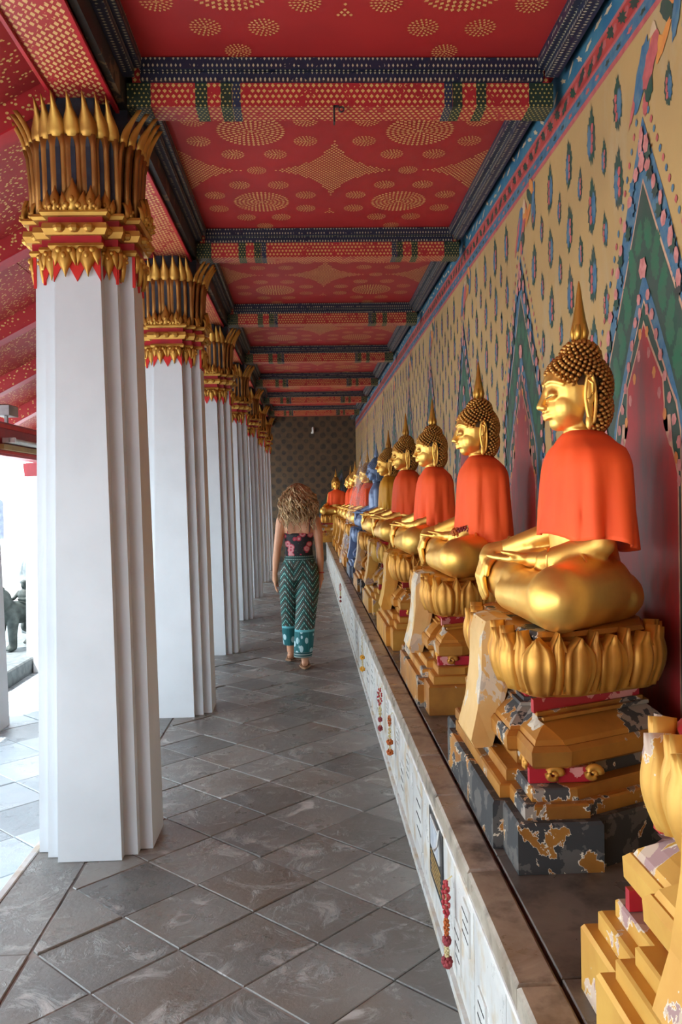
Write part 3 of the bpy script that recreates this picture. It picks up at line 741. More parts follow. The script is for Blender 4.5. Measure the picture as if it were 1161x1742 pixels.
def lpl(spec): return MB().loft([[(x, y, zq(z)) for x, y in (inset(LW, o) if o else LW)] for z, o in spec])
ped_parts = []
ped_parts.append(('base_block', pl([(0, 0), (.145, 0), (.155, .006)]).solid('base_block'), 'a'))
ped_parts.append(('step', pl([(.155, .028), (.195, .028), (.20, .034)]).solid('step'), 'b'))
ped_parts.append(('step', pl([(.20, .055), (.235, .055), (.24, .060)]).solid('step'), 'b'))
ped_parts.append(('recess', pl([(.235, .10, .98), (.295, .10, .98)]).solid('recess'), 'b'))
ped_parts.append(('slab_moulding', pl([(.29, .075, .97), (.30, .064, .97), (.345, .062, .97), (.36, .072, .96)]).solid('slab_moulding'), 'b'))
ped_parts.append(('waist', pl([(.355, .075, .96), (.375, .082, .95), (.40, .105, .93), (.425, .135, .92), (.425, .125, .92), (.437, .125, .92), (.437, .14, .91), (.45, .14, .91)]).solid('waist'), 'b'))
ped_parts.append(('red_band', pl([(.445, .148, .90), (.488, .148, .90)]).solid('red_band'), 'red'))
ped_parts.append(('lotus_base', lpl([(.485, .015), (.495, .0), (.505, .005), (.52, .02), (.56, .012), (.60, .012), (.612, .016)]).solid('lotus_base', False), 'c'))
# red panels and scroll feet of the recess
pan_me = MB().box(-.36+.095, -.36+.115, -.42, .42, .219, .261).box(-.30, -.12, -.482, -.462, .219, .261).box(-.30, -.12, .462, .482, .219, .261).solid('red_panel')
def scroll(x, y, ax):
    pts = []
    for i in range(22):
        a = i*.42; r = .024*(1-i/24); u, z = math.cos(a)*r, math.sin(a)*r+.243
        pts.append((x+(u if ax == 'x' else 0), y+(u if ax == 'y' else 0), z))
    return MB().tube(pts, [.011*(1-.5*i/22) for i in range(22)], 7)
scr = [scroll(-.232, -.488, 'x').solid('scroll', True), scroll(-.118, -.488, 'x').solid('scroll', True), scroll(-.282, -.36, 'y').solid('scroll', True), scroll(-.282, .36, 'y').solid('scroll', True)]
def lotus(w_, h):
    mb = MB(); rings = []
    for i in range(11):
        t = i/10; ww = w_*.5*(.72+.34*math.sin(math.pi*min(1, t*1.02)))*(1 if t < .72 else max(.05, 1-((t-.72)/.28)**1.5))
        o = .010+.030*math.sin(math.pi*(t*.9))-.006*t + (.016*((t-.8)/.2) if t > .8 else 0); z = h*t
        rings.append([(-ww, o-.034, z), (-ww*.90, o-.008, z), (-ww*.72, o+.001, z), (-ww*.60, o-.010, z), (-ww*.3, o+.004, z), (0, o+.010, z), (ww*.3, o+.004, z), (ww*.60, o-.010, z), (ww*.72, o+.001, z), (ww*.90, o-.008, z), (ww, o-.034, z), (0, o-.04, z)])
    return mb.loft(rings).solid('lotus_petal', True)
lot_me = lotus(.100, .172); lot_b = lotus(.060, .186)
def path_pts():
    pts = inset(PLAN, .10); segs = []
    # rounded sequence: back near corner, near side, front, far side
    way = WAY
    L = [0]
    for a, b in zip(way[:-1], way[1:]): L.append(L[-1]+math.hypot(b[0]-a[0], b[1]-a[1]))
    n = 18; out = []
    for i in range(2*n-1):
        s = L[-1]*(i+.5)/(2*n-1)
        for q in range(len(way)-1):
            if s <= L[q+1]:
                t = (s-L[q])/(L[q+1]-L[q]); a, b = way[q], way[q+1]; break
        # smooth normal
        tx, ty = b[0]-a[0], b[1]-a[1]
        q2 = q+1 if t > .5 and q+2 < len(way) else (q-1 if t <= .5 and q > 0 else q); e = abs(t-.5)
        sx, sy = way[q2+1][0]-way[q2][0], way[q2+1][1]-way[q2][1]
        l1, l2 = math.hypot(tx, ty), math.hypot(sx, sy); nx, ny = -(ty/l1*(1-e)+sy/l2*e), (tx/l1*(1-e)+sx/l2*e)
        nx, ny = -nx, -ny
        if nx*(a[0]-.0)+ny*a[1] < 0: nx, ny = -nx, -ny
        out.append((a[0]+(b[0]-a[0])*t, a[1]+(b[1]-a[1])*t, math.atan2(ny, nx), i % 2))
    return out
LP = path_pts()
apron_me = MB().loft([[(-.30, y*.10, .640), (-.25, y*.10, .636), (-.25, y*.10, .60), (-.27, y*.10, .40), (-.325, y*.11, .215), (-.385, y*.12, .215), (-.397, y*.12, .24), (-.372, y*.11, .34), (-.356, y*.105, .46), (-.352, y*.10, .58), (-.338, y*.10, .628)] for y in (-1, 1)]).solid('apron')
top_me = lpl([(.60, .04), (.622, .022), (.632, .032)]).solid('lotus_top')
def rubble(seed, r):
    g = random.Random(seed); mb = MB(); mb.ell((0, 0, 0), (r*.55, r, r*.9), 12, 9)
    mb.v = [tuple(c*(1+g.uniform(-.22, .22)) for c in v) for v in mb.v]; return mb.solid('broken_plaster')
rub = [rubble(1, .055), rubble(2, .042), rubble(3, .032)]
def pedestal(y, label, pal, x=.92, rotz=0, dz=0, sc=None):
    t = thing('lotus_pedestal', label, 'pedestal', (x, y, ZP), 'gilded lotus pedestals', rotz)
    if sc: t.scale = sc
    for nm, me, k in ped_parts: link(nm, me, M[pal[k]], t)
    link('red_panel', pan_me, M[pal['red']], t); link('lotus_top', top_me, M[pal['top']], t); link('apron', apron_me, M[pal['apron']], t)
    if pal in (PW, PC):
        for i_, (a_, b_, c_) in enumerate(((-.27, -.40, .345), (-.33, .20, .285), (-.30, -.30, .26))): link('broken_plaster', rub[i_], M['raw_plaster'], t, (a_+.03, b_+.015, c_))
    for s_ in scr: link('scroll', s_, M[pal['c']], t)
    for px, py, an, bk in LP:
        me = lot_b if bk else lot_me; d = -.012 if bk else 0
        link('lotus_petal', me, M[pal['c']], t, (px+d*math.cos(an), py+d*math.sin(an), .450), an-math.pi/2)
    return t
PW = dict(a='gold_bare', b='gold_worn', c='gold_ped', red='red_worn', top='gold_worn', apron='gold_pale')
PC = dict(a='gold_worn', b='gold_chip', c='gold_ped', red='red_worn', top='gold_ped', apron='gold_pale')
PG = dict(a='gold_ped', b='gold_chip', c='gold_ped', red='red_lacq', top='gold_ped', apron='gold_yellow')
PY = dict(a='gold_yellow', b='gold_yellow', c='gold_yellow', red='red_lacq', top='red_lacq', apron='gold_yellow')
PB = dict(a='slate_dark', b='slate_blue', c='slate_blue', red='red_lacq', top='slate_blue', apron='slate_blue')

# ------------------------------------------------------------------ seated statues
def P(f, l, z): return (-f, -l, z)
def E_(mb, f, l, z, rf, rl, rz, **k): return mb.ell(P(f, l, z), (rf, rl, rz), **k)
b = MB()
rings = []
for z, fc, dp, wd in ((.0, -.03, .15, .20), (.06, -.03, .145, .19), (.14, -.03, .122, .162), (.22, -.025, .108, .145), (.30, -.018, .108, .150), (.38, -.012, .106, .158), (.45, -.015, .104, .172), (.505, -.02, .092, .172), (.545, -.025, .072, .140), (.575, -.025, .058, .10), (.60, -.022, .045, .06)):
    rings.append([P(fc+dp*math.cos(a), wd*math.sin(a), z) for a in (2*math.pi*k/24 for k in range(24))])
b.loft(rings)
b.capsule(P(-.022, 0, .55), P(-.015, 0, .67), .052, .047)
E_(b, .045, .072, .43, .042, .066, .06); E_(b, .045, -.072, .43, .042, .066, .06)          # chest
b.chain([P(-.02, .178, .487), P(-.01, .218, .25), P(.15, .150, .195)], [.052, .046, .036])           # left arm to the lap
b.chain([P(-.02, -.165, .487), P(.01, -.195, .275), P(.175, -.305, .205)], [.052, .046, .037])          # right arm to the knee
b.capsule(P(-.02, .13, .095), P(.165, .355, .098), .125, .102, 16); b.capsule(P(-.02, -.13, .095), P(.150, -.315, .098), .125, .102, 16)
b.chain([P(.165, .355, .088), P(.225, .0, .075)], [.098, .062]); b.chain([P(.150, -.315, .095), P(.205, .06, .125)], [.095, .058])
b.capsule(P(.215, .06, .125), P(.20, .21, .135), .048, .034)     # upturned foot
E_(b, -.08, 0, .07, .13, .23, .10)
E_(b, .12, 0, .06, .13, .3, .07)
body_me = remesh(b, 'body', .009, 8)
# hands with separate fingers
def hand_l():
    h = MB(); E_(h, .195, .085, .198, .05, .042, .019)
    h.capsule(P(.15, .145, .196), P(.19, .10, .196), .030, .026)
    for i in range(4):
        o = Vector((.020*(i-1.5), .012*(i-1.5), 0)); a = Vector((.215, .06, .197))+o; m_ = a+Vector((.040, -.045, .004)); t = m_+Vector((.022, -.035+.006*abs(i-1.5), .004))
        h.chain([P(*a), P(*m_), P(*t)], [.0125, .0105, .008], 8)
    h.chain([P(.20, .11, .205), P(.245, .10, .215), P(.275, .085, .222)], [.013, .0105, .008], 8)
    return h
def hand_r():
    h = MB(); h.chain([P(.175, -.305, .205), P(.225, -.315, .19)], [.036, .040]); E_(h, .238, -.315, .172, .034, .050, .040)
    for i in range(4):
        l = -.315+.024*(i-1.5); e = (.02, .0, .004, .016)[i]
        h.chain([P(.250, l, .160), P(.268, l, .105), P(.262, l*1.0, .050+e), P(.252, l, .018+e)], [.0165, .0150, .0130, .010], 8)
    h.chain([P(.225, -.27, .182), P(.252, -.252, .150), P(.258, -.25, .115)], [.016, .0135, .010], 8)
    return h
hl_me = remesh(hand_l(), 'hand', .005, 4); hr_me = remesh(hand_r(), 'hand', .005, 4)
# robe edge lines on the legs and bracelets
line_mes = []
for s in (1, -1):
    pts = []
    for k in range(20):
        a = math.pi*(k/19)*1.15-.3; pts.append(P(.055+.01*math.cos(a), s*(.225+.112*math.cos(a)), .098+.120*math.sin(a)))
    line_mes.append(('robe_line', MB().tube(pts, .006, 6).solid('robe_line', True)))
for c, r in (((.142, .16, .197), .037), ((.160, -.296, .210), .042)):
    pts = [P(c[0]+r*.35*math.cos(a), c[1]+r*.6*math.cos(a), c[2]+r*math.sin(a)) for a in (2*math.pi*k/14 for k in range(14))]; line_mes.append(('bangle', MB().tube(pts, .005, 6, closed=True).solid('bangle', True)))
# head
h = MB()
E_(h, -.005, 0, .765, .108, .092, .112, nu=24, nv=16); E_(h, .018, 0, .705, .082, .076, .078, nu=20, nv=14); E_(h, .055, 0, .655, .032, .036, .030)
E_(h, .036, .036, .708, .050, .044, .060); E_(h, .036, -.036, .708, .050, .044, .060); E_(h, .045, 0, .80, .058, .075, .04)
h.chain([P(.094, 0, .775), P(.107, 0, .735), P(.119, 0, .708)], [.010, .012, .0125], 10); E_(h, .106, .012, .704, .013, .010, .010); E_(h, .106, -.012, .704, .013, .010, .010)
for s in (-1, 1):
    pts = []
    for k in range(9):
        t = k/8; pts.append(P(.100-.045*t*t, s*(.010+.066*t), .772+.020*math.sin(math.pi*(.18+.75*t))))
    h.tube(pts, [.0075]*9, 8)
    E_(h, .082, s*.036, .745, .020, .027, .017)
    h.tube([P(.096, s*.012, .738), P(.099, s*.034, .735), P(.086, s*.060, .742)], [.004, .006, .004], 8)
h.tube([P(.086, -.030, .686), P(.101, -.012, .684), P(.104, 0, .682), P(.101, .012, .684), P(.086, .030, .686)], [.004, .0075, .008, .0075, .004], 8)
h.tube([P(.086, -.024, .673), P(.099, -.010, .669), P(.100, 0, .668), P(.099, .010, .669), P(.086, .024, .673)], [.004, .008, .009, .008, .004], 8)
h.capsule(P(-.015, 0, .60), P(-.01, 0, .70), .050, .055)
for z in (.605, .625): h.tube([P(-.016+.053*math.cos(a), .053*math.sin(a), z+.006*math.cos(a)) for a in (2*math.pi*k/20 for k in range(20))], .005, 6, closed=True)
head_me = remesh(h, 'head', .0038, 6)
def ear(s):
    e = MB(); pts = []
    for k in range(26):
        a = 2*math.pi*k/26; u, v = math.cos(a), math.sin(a)
        pts.append(P(-.026+.017*u*(1-.35*(v < 0)*(-v))+.004*v, s*(.094+.006*max(0, v)), .722+.086*v))
    e.tube(pts, .0065, 8, closed=True)
    e.ell(P(-.024, s*.094, .755), (.019, .009, .052), 12, 8); e.ell(P(-.022, s*.090, .70), (.013, .008, .06), 12, 8)
    e.tube([P(-.012, s*.101, .79), P(-.030, s*.104, .775), P(-.032, s*.103, .745), P(-.016, s*.102, .722)], .005, 6)
    e.ell(P(-.020, s*.093, .648), (.012, .009, .026), 10, 8)
    return e.solid('ear', True)
ear_l, ear_r = ear(1), ear(-1)
# eyes and brows drawn as fine dark lines
dl = MB()
for s in (-1, 1):
    dl.tube([P(.1035, s*.016, .737), P(.1055, s*.034, .7335), P(.094, s*.058, .740)], [.0012, .0018, .0012], 5)
eye_me = dl.solid('eyelid_line')
# hair cap with rows of curls
def hair_ok(f, z, l=0):
    if abs(l) > .062 and -.055 < f < .02 and .62 < z < .80: return False
    if f > .085: lim = .815
    elif f > .02: lim = .75+(f-.02)/.065*.06
    elif f > -.02: lim = .72
    else: lim = .622
    return z > lim
cap = MB(); E_(cap, -.014, 0, .777, .107, .093, .114, nu=24, nv=16); E_(cap, -.022, 0, .872, .062, .062, .055, nu=20, nv=12); E_(cap, -.050, 0, .70, .070, .082, .09)
cap_me = cap.solid('hair_cap', True)
cu = MB()
def curls(fc, zc, rf, rl, rz, n, r, other=None):
    for i in range(n):
        zz = 1-2*(i+.5)/n; a = i*2.399963; q = math.sqrt(1-zz*zz); f, l, z = fc+rf*q*math.cos(a), rl*q*math.sin(a), zc+rz*zz
        if not hair_ok(f, z, l): continue
        if other and any((((f-o[0])/o[2])**2+(l/o[3])**2+((z-o[1])/o[4])**2) < .97 for o in other): continue
        nrm = Vector((q*math.cos(a)/rf, q*math.sin(a)/rl, zz/rz)).normalized(); nv = Vector((-nrm.x, -nrm.y, nrm.z)); c = Vector(P(f, l, z))
        ref = Vector((0, 0, 1)) if abs(nv.z) < .9 else Vector((1, 0, 0)); u = nv.cross(ref).normalized(); v = nv.cross(u); rgs = []
        for hh, rr in ((-.003, 1.), (.005, .92), (.011, .5)): rgs.append([c+nv*hh+(u*math.cos(2*math.pi*k/6)+v*math.sin(2*math.pi*k/6))*r*rr for k in range(6)])
        cu.loft(rgs)
A_ = (-.012, .775, .112, .100, .118); U_ = (-.022, .872, .064, .064, .057); N_ = (-.050, .70, .072, .084, .092)
curls(*A_, 560, .0090, [U_]); curls(*U_, 190, .0085, [A_]); curls(*N_, 330, .0090, [A_])
curl_me = cu.solid('hair_curls', True)
fin = MB(); prof = [(.026, .912), (.028, .922), (.022, .930), (.024, .942), (.027, .962), (.026, .985), (.021, 1.008), (.0165, 1.035), (.012, 1.065), (.008, 1.098), (.004, 1.125), (.001, 1.137)]
fin.loft([[P(-.022+r*math.cos(a), r*math.sin(a), z) for a in (2*math.pi*k/16 for k in range(16))] for r, z in prof])
for k in range(6):
    a = 2*math.pi*k/6; fin.loft([[P(-.022+(.022+o)*math.cos(a+d), (.022+o)*math.sin(a+d), z) for d in (-w_, 0, w_)] + [P(-.022+.012*math.cos(a), .012*math.sin(a), z)] for z, o, w_ in ((.93, .003, .3), (.96, .010, .42), (.985, .004, .3), (1.02, -.009, .05))])
fin_me = fin.solid('finial', True)
# cloths
def robe(back_drop, front_cut, near_drop, fold, seed, snug=1., hem0=.262):
    g = random.Random(seed); ph = [g.uniform(0, 6.28) for _ in range(6)]; N = 96; R_ = 22; rings = []
    keys = [(.620, .056, .058, -.022), (.602, .078, .084, -.024), (.578, .092, .130, -.024), (.552, .112, .212, -.024), (.505, .124, .246, -.022), (.45, .127, .258, -.020), (.36, .130, .270, -.018), (.26, .132, .285, -.016), (.10, .136, .295, -.014)]
    def at(z):
        for (z0, d0, w0, f0), (z1, d1, w1, f1) in zip(keys[:-1], keys[1:]):
            if z <= z0 and z >= z1: t = (z0-z)/(z0-z1); return d0+(d1-d0)*t, w0+(w1-w0)*t, f0+(f1-f0)*t
        return keys[-1][1:]
    for i in range(R_+1):
        t = i/R_; ring = []
        for k in range(N):
            a = 2*math.pi*k/N; ca, sa = math.cos(a), math.sin(a)
            hem = hem0 - back_drop*max(0, -ca)**1.5 - near_drop*max(0, sa)**2*max(0, .4-ca) + front_cut*max(0, ca)**2 + .006*math.sin(5*a+ph[0])
            z = .620 + (hem-.620)*t**.9; d, w_, f = at(max(z, .10)); d *= snug; w_ *= (snug if snug < 1 else 1)
            if sa < 0: w_ *= 1-.20*abs(sa)
            d *= (.88 if ca > 0 else 1.08)
            pw = .82; cx = math.copysign(abs(ca)**pw, ca); sx = math.copysign(abs(sa)**pw, sa)
            cr = .05*t**.5*max(0, 1-abs(a-1.9-.25*t)*3.2) + .035*t**.6*max(0, 1-abs(a-.9+.5*t)*4); wv = cr+fold*t**.85*(math.sin(7*a+ph[1]+2.2*t)*.5 + math.sin(13*a+ph[2]-1.5*t)*.35 + math.sin(4*a+ph[3])*.3 + (abs(math.sin(5.5*a+ph[4]+1.2*t))**.6-.6)*.9)
            q = 1+wv; ring.append(P(f+d*cx*q, w_*sx*(1+wv*.9), z))
        rings.append(ring)
    mb = MB(); mb.loft(rings, cap=False); me = mb.solid('robe', True)
    o = bpy.data.objects.new('tmp', me); COL.objects.link(o); md = o.modifiers.new('s', 'SOLIDIFY'); md.thickness = .006; md.offset = 1
    dg = bpy.context.evaluated_depsgraph_get(); dg.update(); out = bpy.data.meshes.new_from_object(o.evaluated_get(dg)); bpy.data.objects.remove(o); out.materials.clear(); out.name = 'robe'
    return out
ROBES = [robe(.05, .01, .0, .10, 1), robe(.06, .02, .02, .12, 2, hem0=.17), robe(.10, .02, .06, .14, 3, hem0=.165), robe(.02, .02, .0, .11, 4, hem0=.225), robe(.0, .03, .0, .13, 5, .96, .25)]
ZS = ZP+.634
def statue(y, label, robe_i, cloth, x=.92, rotz=0, skin='gold', hairm='gold_hair', sc=1., dz=0.):
    t = thing('seated_statue', label, 'statue', (x, y, ZS+dz), 'seated golden statues along the wall', rotz); t.scale = (sc, sc, sc)
    link('body', body_me, M[skin], t); link('hand', hl_me, M[skin], t); link('hand', hr_me, M[skin], t)
    hd = link('head', head_me, M[skin], t)
    for nm, me in line_mes: link(nm, me, M[skin], t)
    link('ear', ear_l, M[skin], hd); link('ear', ear_r, M[skin], hd); link('eyelid_line', eye_me, M['black'] if skin == 'gold' else M['slate_dark'], hd)
    hc = link('hair_cap', cap_me, M[hairm if skin != 'gold' else 'hair_base'], t); stuff(link('hair_curls', curl_me, M[hairm], hc)); link('finial', fin_me, M['gold_fin'] if skin == 'gold' else M[skin], t)
    if robe_i is not None: link('robe', ROBES[robe_i], M[cloth], t)
    return t
M['hair_base'] = plain('dark_hair_base', (.09, .04, .012), (.06, .03, .01), 20, .5, .4)
M['gold_fin'] = material('gold_finial', gilt_fn((.62, .33, .06), (.42, .19, .04), rough=.34))
spec = [  # (pedestal palette, robe, cloth, statue label, pedestal label)
 (PY, 0, 'orange', 'golden seated statue in the right foreground, almost wholly outside the picture', 'clean yellow-gold pedestal cut by the lower right picture edge'),
 (PW, 0, 'orange', 'largest golden seated statue in plain orange robe, nearest the camera', 'badly flaked pedestal with black bare plaster under the nearest seated statue'),
 (PC, 1, 'orange', 'golden seated statue with a dried flower garland on its forearm, second from the camera', 'chipped pedestal with broken white plaster under the second seated statue'),
 (PG, 2, 'orange', 'golden seated statue whose orange robe trails down behind its knee, third from the camera', 'gilded pedestal with red band and scroll feet under the third seated statue'),
 (PY, 3, 'orange', 'golden seated statue in short orange robe beside the yellow-robed one', 'smooth yellow-gold pedestal with red lotus top under the fourth seated statue'),
 (PC, 4, 'yellow_cloth', 'golden seated statue draped in a mustard yellow robe', 'cracked gold pedestal under the yellow-robed statue'),
 (PB, None, None, 'blue-grey painted seated statue without a robe', 'blue-grey painted pedestal under the blue-grey statue'),
 (PG, 0, 'orange', 'golden seated statue veiled in a clear plastic sheet', 'gold pedestal behind the clear plastic sheet'),
 (PG, 3, 'orange', 'far golden seated statue just behind the plastic-veiled one', 'far gold pedestal just behind the plastic sheet'),
 (PG, 0, 'orange', 'far golden seated statue, third from the end wall', 'far gold pedestal, third from the end wall'),
 (PG, 3, 'orange', 'far golden seated statue, last of the row along the mural wall', 'far gold pedestal, last of the row along the mural wall')]
for i, (pal, rb, cl, lb, plb) in enumerate(spec):
    y = SY[i]; pedestal(y, plb, pal); sx = .92
    if i == 0: y -= .06; sx = .95
    if pal is PB: statue(y, lb, None, None, skin='slate_blue', hairm='slate_blue')
    else: statue(y, lb, rb, cl, x=sx, sc=(1., 1., 1., 1.0, 1.05, 1.03, 1.03, 1.0, 1, .97, .95)[i])
pedestal(YE-.48, 'gold pedestal against the dark end wall', PG, .68, math.pi/2*1.0, sc=(.95, .85, 1)); statue(YE-.48, 'golden statue seated against the dark end wall, facing the camera', 3, 'orange', .68, math.pi/2, sc=.95)
# dried garland lying on the second Buddha's forearm
g2 = MB(); t = thing('dried_garland', 'dried dark red flower garland lying on the forearm of the second statue', 'garland', (.92, SY[2], ZS))
for k in range(9): fluff(g2, P(.13-.014*k, .185+.006*k, .215+.012*(k < 3)+.004*k), (.012, .014, .012), 12, .006)
link('blossoms', g2.solid('blossoms', True), M['petal_dark'], t)
g3 = MB(); fluff(g3, P(.145, .17, .215), (.022, .026, .02), 30, .008); link('flower_knob', g3.solid('flower_knob', True), M['petal_orange'], t)
link('white_beads', MB().tube([P(.09, .20, .245), P(.05, .22, .262), P(.02, .235, .268)], .007, 7).solid('white_beads', True), M['petal_cream'], t)
# clear plastic sheet over one statue
def film_fn():
    c = coords(False); x, y, z = xyz(c); k = noise(vec(x*2., y*2., z*.25), 5, 5, .7)
    return (.85, .86, .86), {'alpha': ramp(k, .45, .75)*.45+.10, 'rough': .18}
M['film'] = material('clear_plastic', film_fn, .2)
fl = MB(); rings = []
for i in range(15):
    q = i/14; z = 1.13-1.72*q; ring = []
    for k in range(48):
        a = 2*math.pi*k/48; fx = .03+.30*q**.7*1.25; ly = .03+.44*q**.75; wv = 1+.05*math.sin(11*a+3*q)*q+.04*math.sin(5*a)*q
        f = -.02+fx*math.cos(a)*wv*(1. if math.cos(a) > 0 else .62)+.06*q; ring.append(P(f, ly*math.sin(a)*wv, z))
    rings.append(ring)
fl.loft(rings, cap=False)
film = link('plastic_sheet', fl.solid('plastic_sheet', True), M['film'], None, (.92, SY[7], ZS)); tag(film, 'clear plastic sheet draped over a golden statue past the blue-grey one', 'sheet')

# ------------------------------------------------------------------ the walking woman
M['skin'] = plain('tan_skin', (.68, .34, .19), (.60, .28, .15), 6, .5)  # orange-tan skin colour, two close tones mixed by noise
def hair_fn():
    c = coords(False); x, y, z = xyz(c); k = noise(vec(x*1., y*1., z*.35), 34, 4, .6); top = ramp(z, 1.30, 1.66)
    base = mixc(ramp(k, .36, .64), (.24, .125, .055), (.84, .60, .32)); return mixc(top*.4, base, (.32, .19, .09)), {'rough': .45}
M['hair'] = material('curly_blonde_hair', hair_fn, .45)
def top_fn():
    c = coords(False); x, y, z = xyz(c); v = voro(vec(x, y*.5, z), 13.5); n = noise(c, 40, 3); r = v + n*.20
    col = mixc(r < .53, (.014, .012, .016), (.42, .03, .06)); col = mixc(r < .44, col, (.62, .25, .26)); col = mixc((r < .25), col, (.50, .05, .08))
    return mixc((voro(c, 48) < .2)*(r > .58), col, (.05, .09, .05))
M['floral'] = material('black_rose_print', top_fn, .7)
def pant_fn():
    c = coords(False); x, y, z = xyz(c)
    s_ = z + ab(frac(x/.17+.30)-.5)*.17*1.5
    bgc = mixc(frac(s_/.112) < .5, (.006, .065, .055), (.060, .046, .036))
    ln = (ab(frac(s_/.056)-.5) < .10)*(frac((x+z*.25)/.0135) < .58)
    col = mixc(ln, bgc, (.30, .62, .55))
    teal = mixc(voro(vec(x*1.2, y*.5, z*.7), 19) < .40, (.005, .115, .125), (.42, .62, .64))
    teal = mixc(frac(x/.09+.25) < .06, teal, (.02, .2, .2))
    hem = mixc((frac(z/.022) < .35), (.01, .07, .075), (.36, .42, .38))
    col = mixc(z < .355, col, (.12, .42, .46)); col = mixc(z < .335, col, teal); col = mixc(z < .155, col, hem)
    wb = mixc((frac(z/.024) < .25)*(frac(x/.02) < .8), (.006, .05, .045), (.22, .34, .30)); col = mixc(z > .975, col, wb)
    return col, {'height': noise(vec(x, y, z*.25), 26, 3), 'bs': .35, 'bd': .008}
M['pants'] = material('green_zigzag_print', pant_fn, .75)
M['sandal'] = plain('tan_leather', (.36, .19, .09), (.24, .12, .06), 20, .6); M['bracelet'] = plain('red_thread', (.6, .02, .015), None, 20, .6)
WO = (-.085, 7.72, .003)
wm = thing('person', 'woman with curly blonde hair, rose-print top and green patterned trousers walking away', 'person', WO)
bd = MB(); rings = []
for z, w_, d, yc in ((.98, .128, .092, .0), (1.06, .118, .082, .005), (1.14, .124, .085, .008), (1.22, .136, .090, .008), (1.29, .150, .086, .002), (1.345, .155, .070, -.004), (1.375, .120, .055, -.004), (1.40, .065, .046, 0), (1.42, .05, .045, .004)):
    rings.append([(w_*math.cos(a), yc+d*math.sin(a), z) for a in (2*math.pi*k/24 for k in range(24))])
bd.loft(rings)
bd.capsule((0, .0, 1.37), (0, .015, 1.48), .050, .048); bd.ell((0, .02, 1.555), (.072, .092, .108)); bd.ell((0, .058, 1.50), (.05, .05, .05))
bd.chain([(0, .108, 1.56), (0, .122, 1.535)], [.010, .014], 8); bd.ell((.074, .01, 1.545), (.010, .018, .03)); bd.ell((-.074, .01, 1.545), (.010, .018, .03))
for s, dx in ((-1, -.015), (1, .0)):
    bd.ell((s*.06, -.058, 1.27), (.055, .03, .07))       # shoulder blades
    E0 = (s*.188+dx*.7, -.02, 1.075); W0 = (s*.196+dx*2.0, .035 if s > 0 else .02, .845)
    bd.chain([(s*.155, 0, 1.335), (s*.178, -.012, 1.20), E0], [.050, .043, .035]); bd.chain([E0, ((E0[0]*.6+W0[0]*.4), -.002, .985), W0], [.035, .036, .023])
    pm = Vector((W0[0]-s*.002, W0[1]+.008, W0[2]-.055)); bd.chain([W0, tuple(pm)], [.024, .028]); bd.ell(tuple(pm+Vector((0, .005, -.018))), (.016, .036, .040))
    for q in range(4):
        a = pm+Vector((0, .030-.018*q, -.045)); e = (.004, 0, .002, .010)[q]; bq = a+Vector((-s*.006, .004, -.038+e)); cq = bq+Vector((-s*.014, .002, -.032+e)); bd.chain([tuple(a), tuple(bq), tuple(cq)], [.0095, .0088, .0075], 8)
    a = pm+Vector((-s*.006, .030, -.008)); bd.chain([tuple(a), tuple(a+Vector((-s*.014, .018, -.030))), tuple(a+Vector((-s*.016, .020, -.056)))], [.011, .0098, .008], 8)
FT = [(-.10, .20, .02), (.035, -.10, .0)]
for x, y, up in FT:
    bd.chain([(x, y-.02, .22+up), (x, y-.03, .09+up)], [.042, .034]); bd.chain([(x, y-.045, .052+up), (x, y+.06, .038), (x, y+.12, .026)], [.032, .030, .024]); bd.ell((x, y+.13, .024), (.042, .045, .018))
    for q in range(5): bd.chain([(x-.032+.016*q, y+.15, .022), (x-.034+.017*q, y+.182-.006*abs(q-1.5), .018)], [.010, .008], 8)
link('body', remesh(bd, 'body', .0055, 4), M['skin'], wm)
# top: fitted strap top
tp = MB(); rings = []
for z, w_, d, yc in ((.985, .134, .100, .0), (1.02, .129, .095, .002), (1.08, .124, .089, .005), (1.15, .130, .093, .008), (1.20, .138, .098, .010), (1.222, .141, .099, .010), (1.222, .136, .094, .010), (1.15, .125, .088, .008)):
    rings.append([(w_*math.cos(a)*(1+.008*math.sin(9*a+z*40)), yc+d*math.sin(a), z + (.05*max(0, math.sin(a)) if z > 1.2 else 0)) for a in (2*math.pi*k/48 for k in range(48))])
tp.loft(rings, cap=False)
top = link('strap_top', tp.mesh('strap_top', True), M['floral'], wm)
for s in (-1, 1): link('strap', MB().tube([(s*.098, -.078, 1.215), (s*.102, -.093, 1.28), (s*.105, -.065, 1.345), (s*.106, -.01, 1.385), (s*.10, .05, 1.34), (s*.09, .085, 1.25)], .0045, 6).solid('strap', True), M['floral'], top)
pt = MB(); rings = []
for z, w_, d in ((.80, .180, .130), (.86, .180, .128), (.92, .165, .118), (.98, .138, .104), (1.018, .132, .101)):
    rings.append([(w_*math.cos(a), -.008+d*math.sin(a), z) for a in (2*math.pi*k/32 for k in range(32))])
pt.loft(rings)
pt.ell((-.075, -.07, .86), (.085, .065, .10)); pt.ell((.078, -.07, .86), (.085, .065, .10))
def leg(path):
    rg = []
    for (x, y, z, w_, d) in path: rg.append([(x+w_*math.cos(a), y+d*math.sin(a), z) for a in (2*math.pi*k/28 for k in range(28))])
    pt.loft(rg)
leg([(-.10, .185, .165, .066, .080), (-.104, .17, .25, .070, .085), (-.105, .13, .40, .074, .090), (-.102, .075, .56, .082, .095), (-.096, .03, .70, .094, .108), (-.086, .0, .84, .092, .118)])
leg([(.016, -.115, .105, .084, .086), (.026, -.11, .20, .088, .090), (.040, -.085, .38, .092, .096), (.060, -.05, .56, .098, .10), (.076, -.02, .70, .104, .112), (.082, .0, .84, .094, .118)])
link('trousers', remesh(pt, 'trousers', .007, 5), M['pants'], wm)
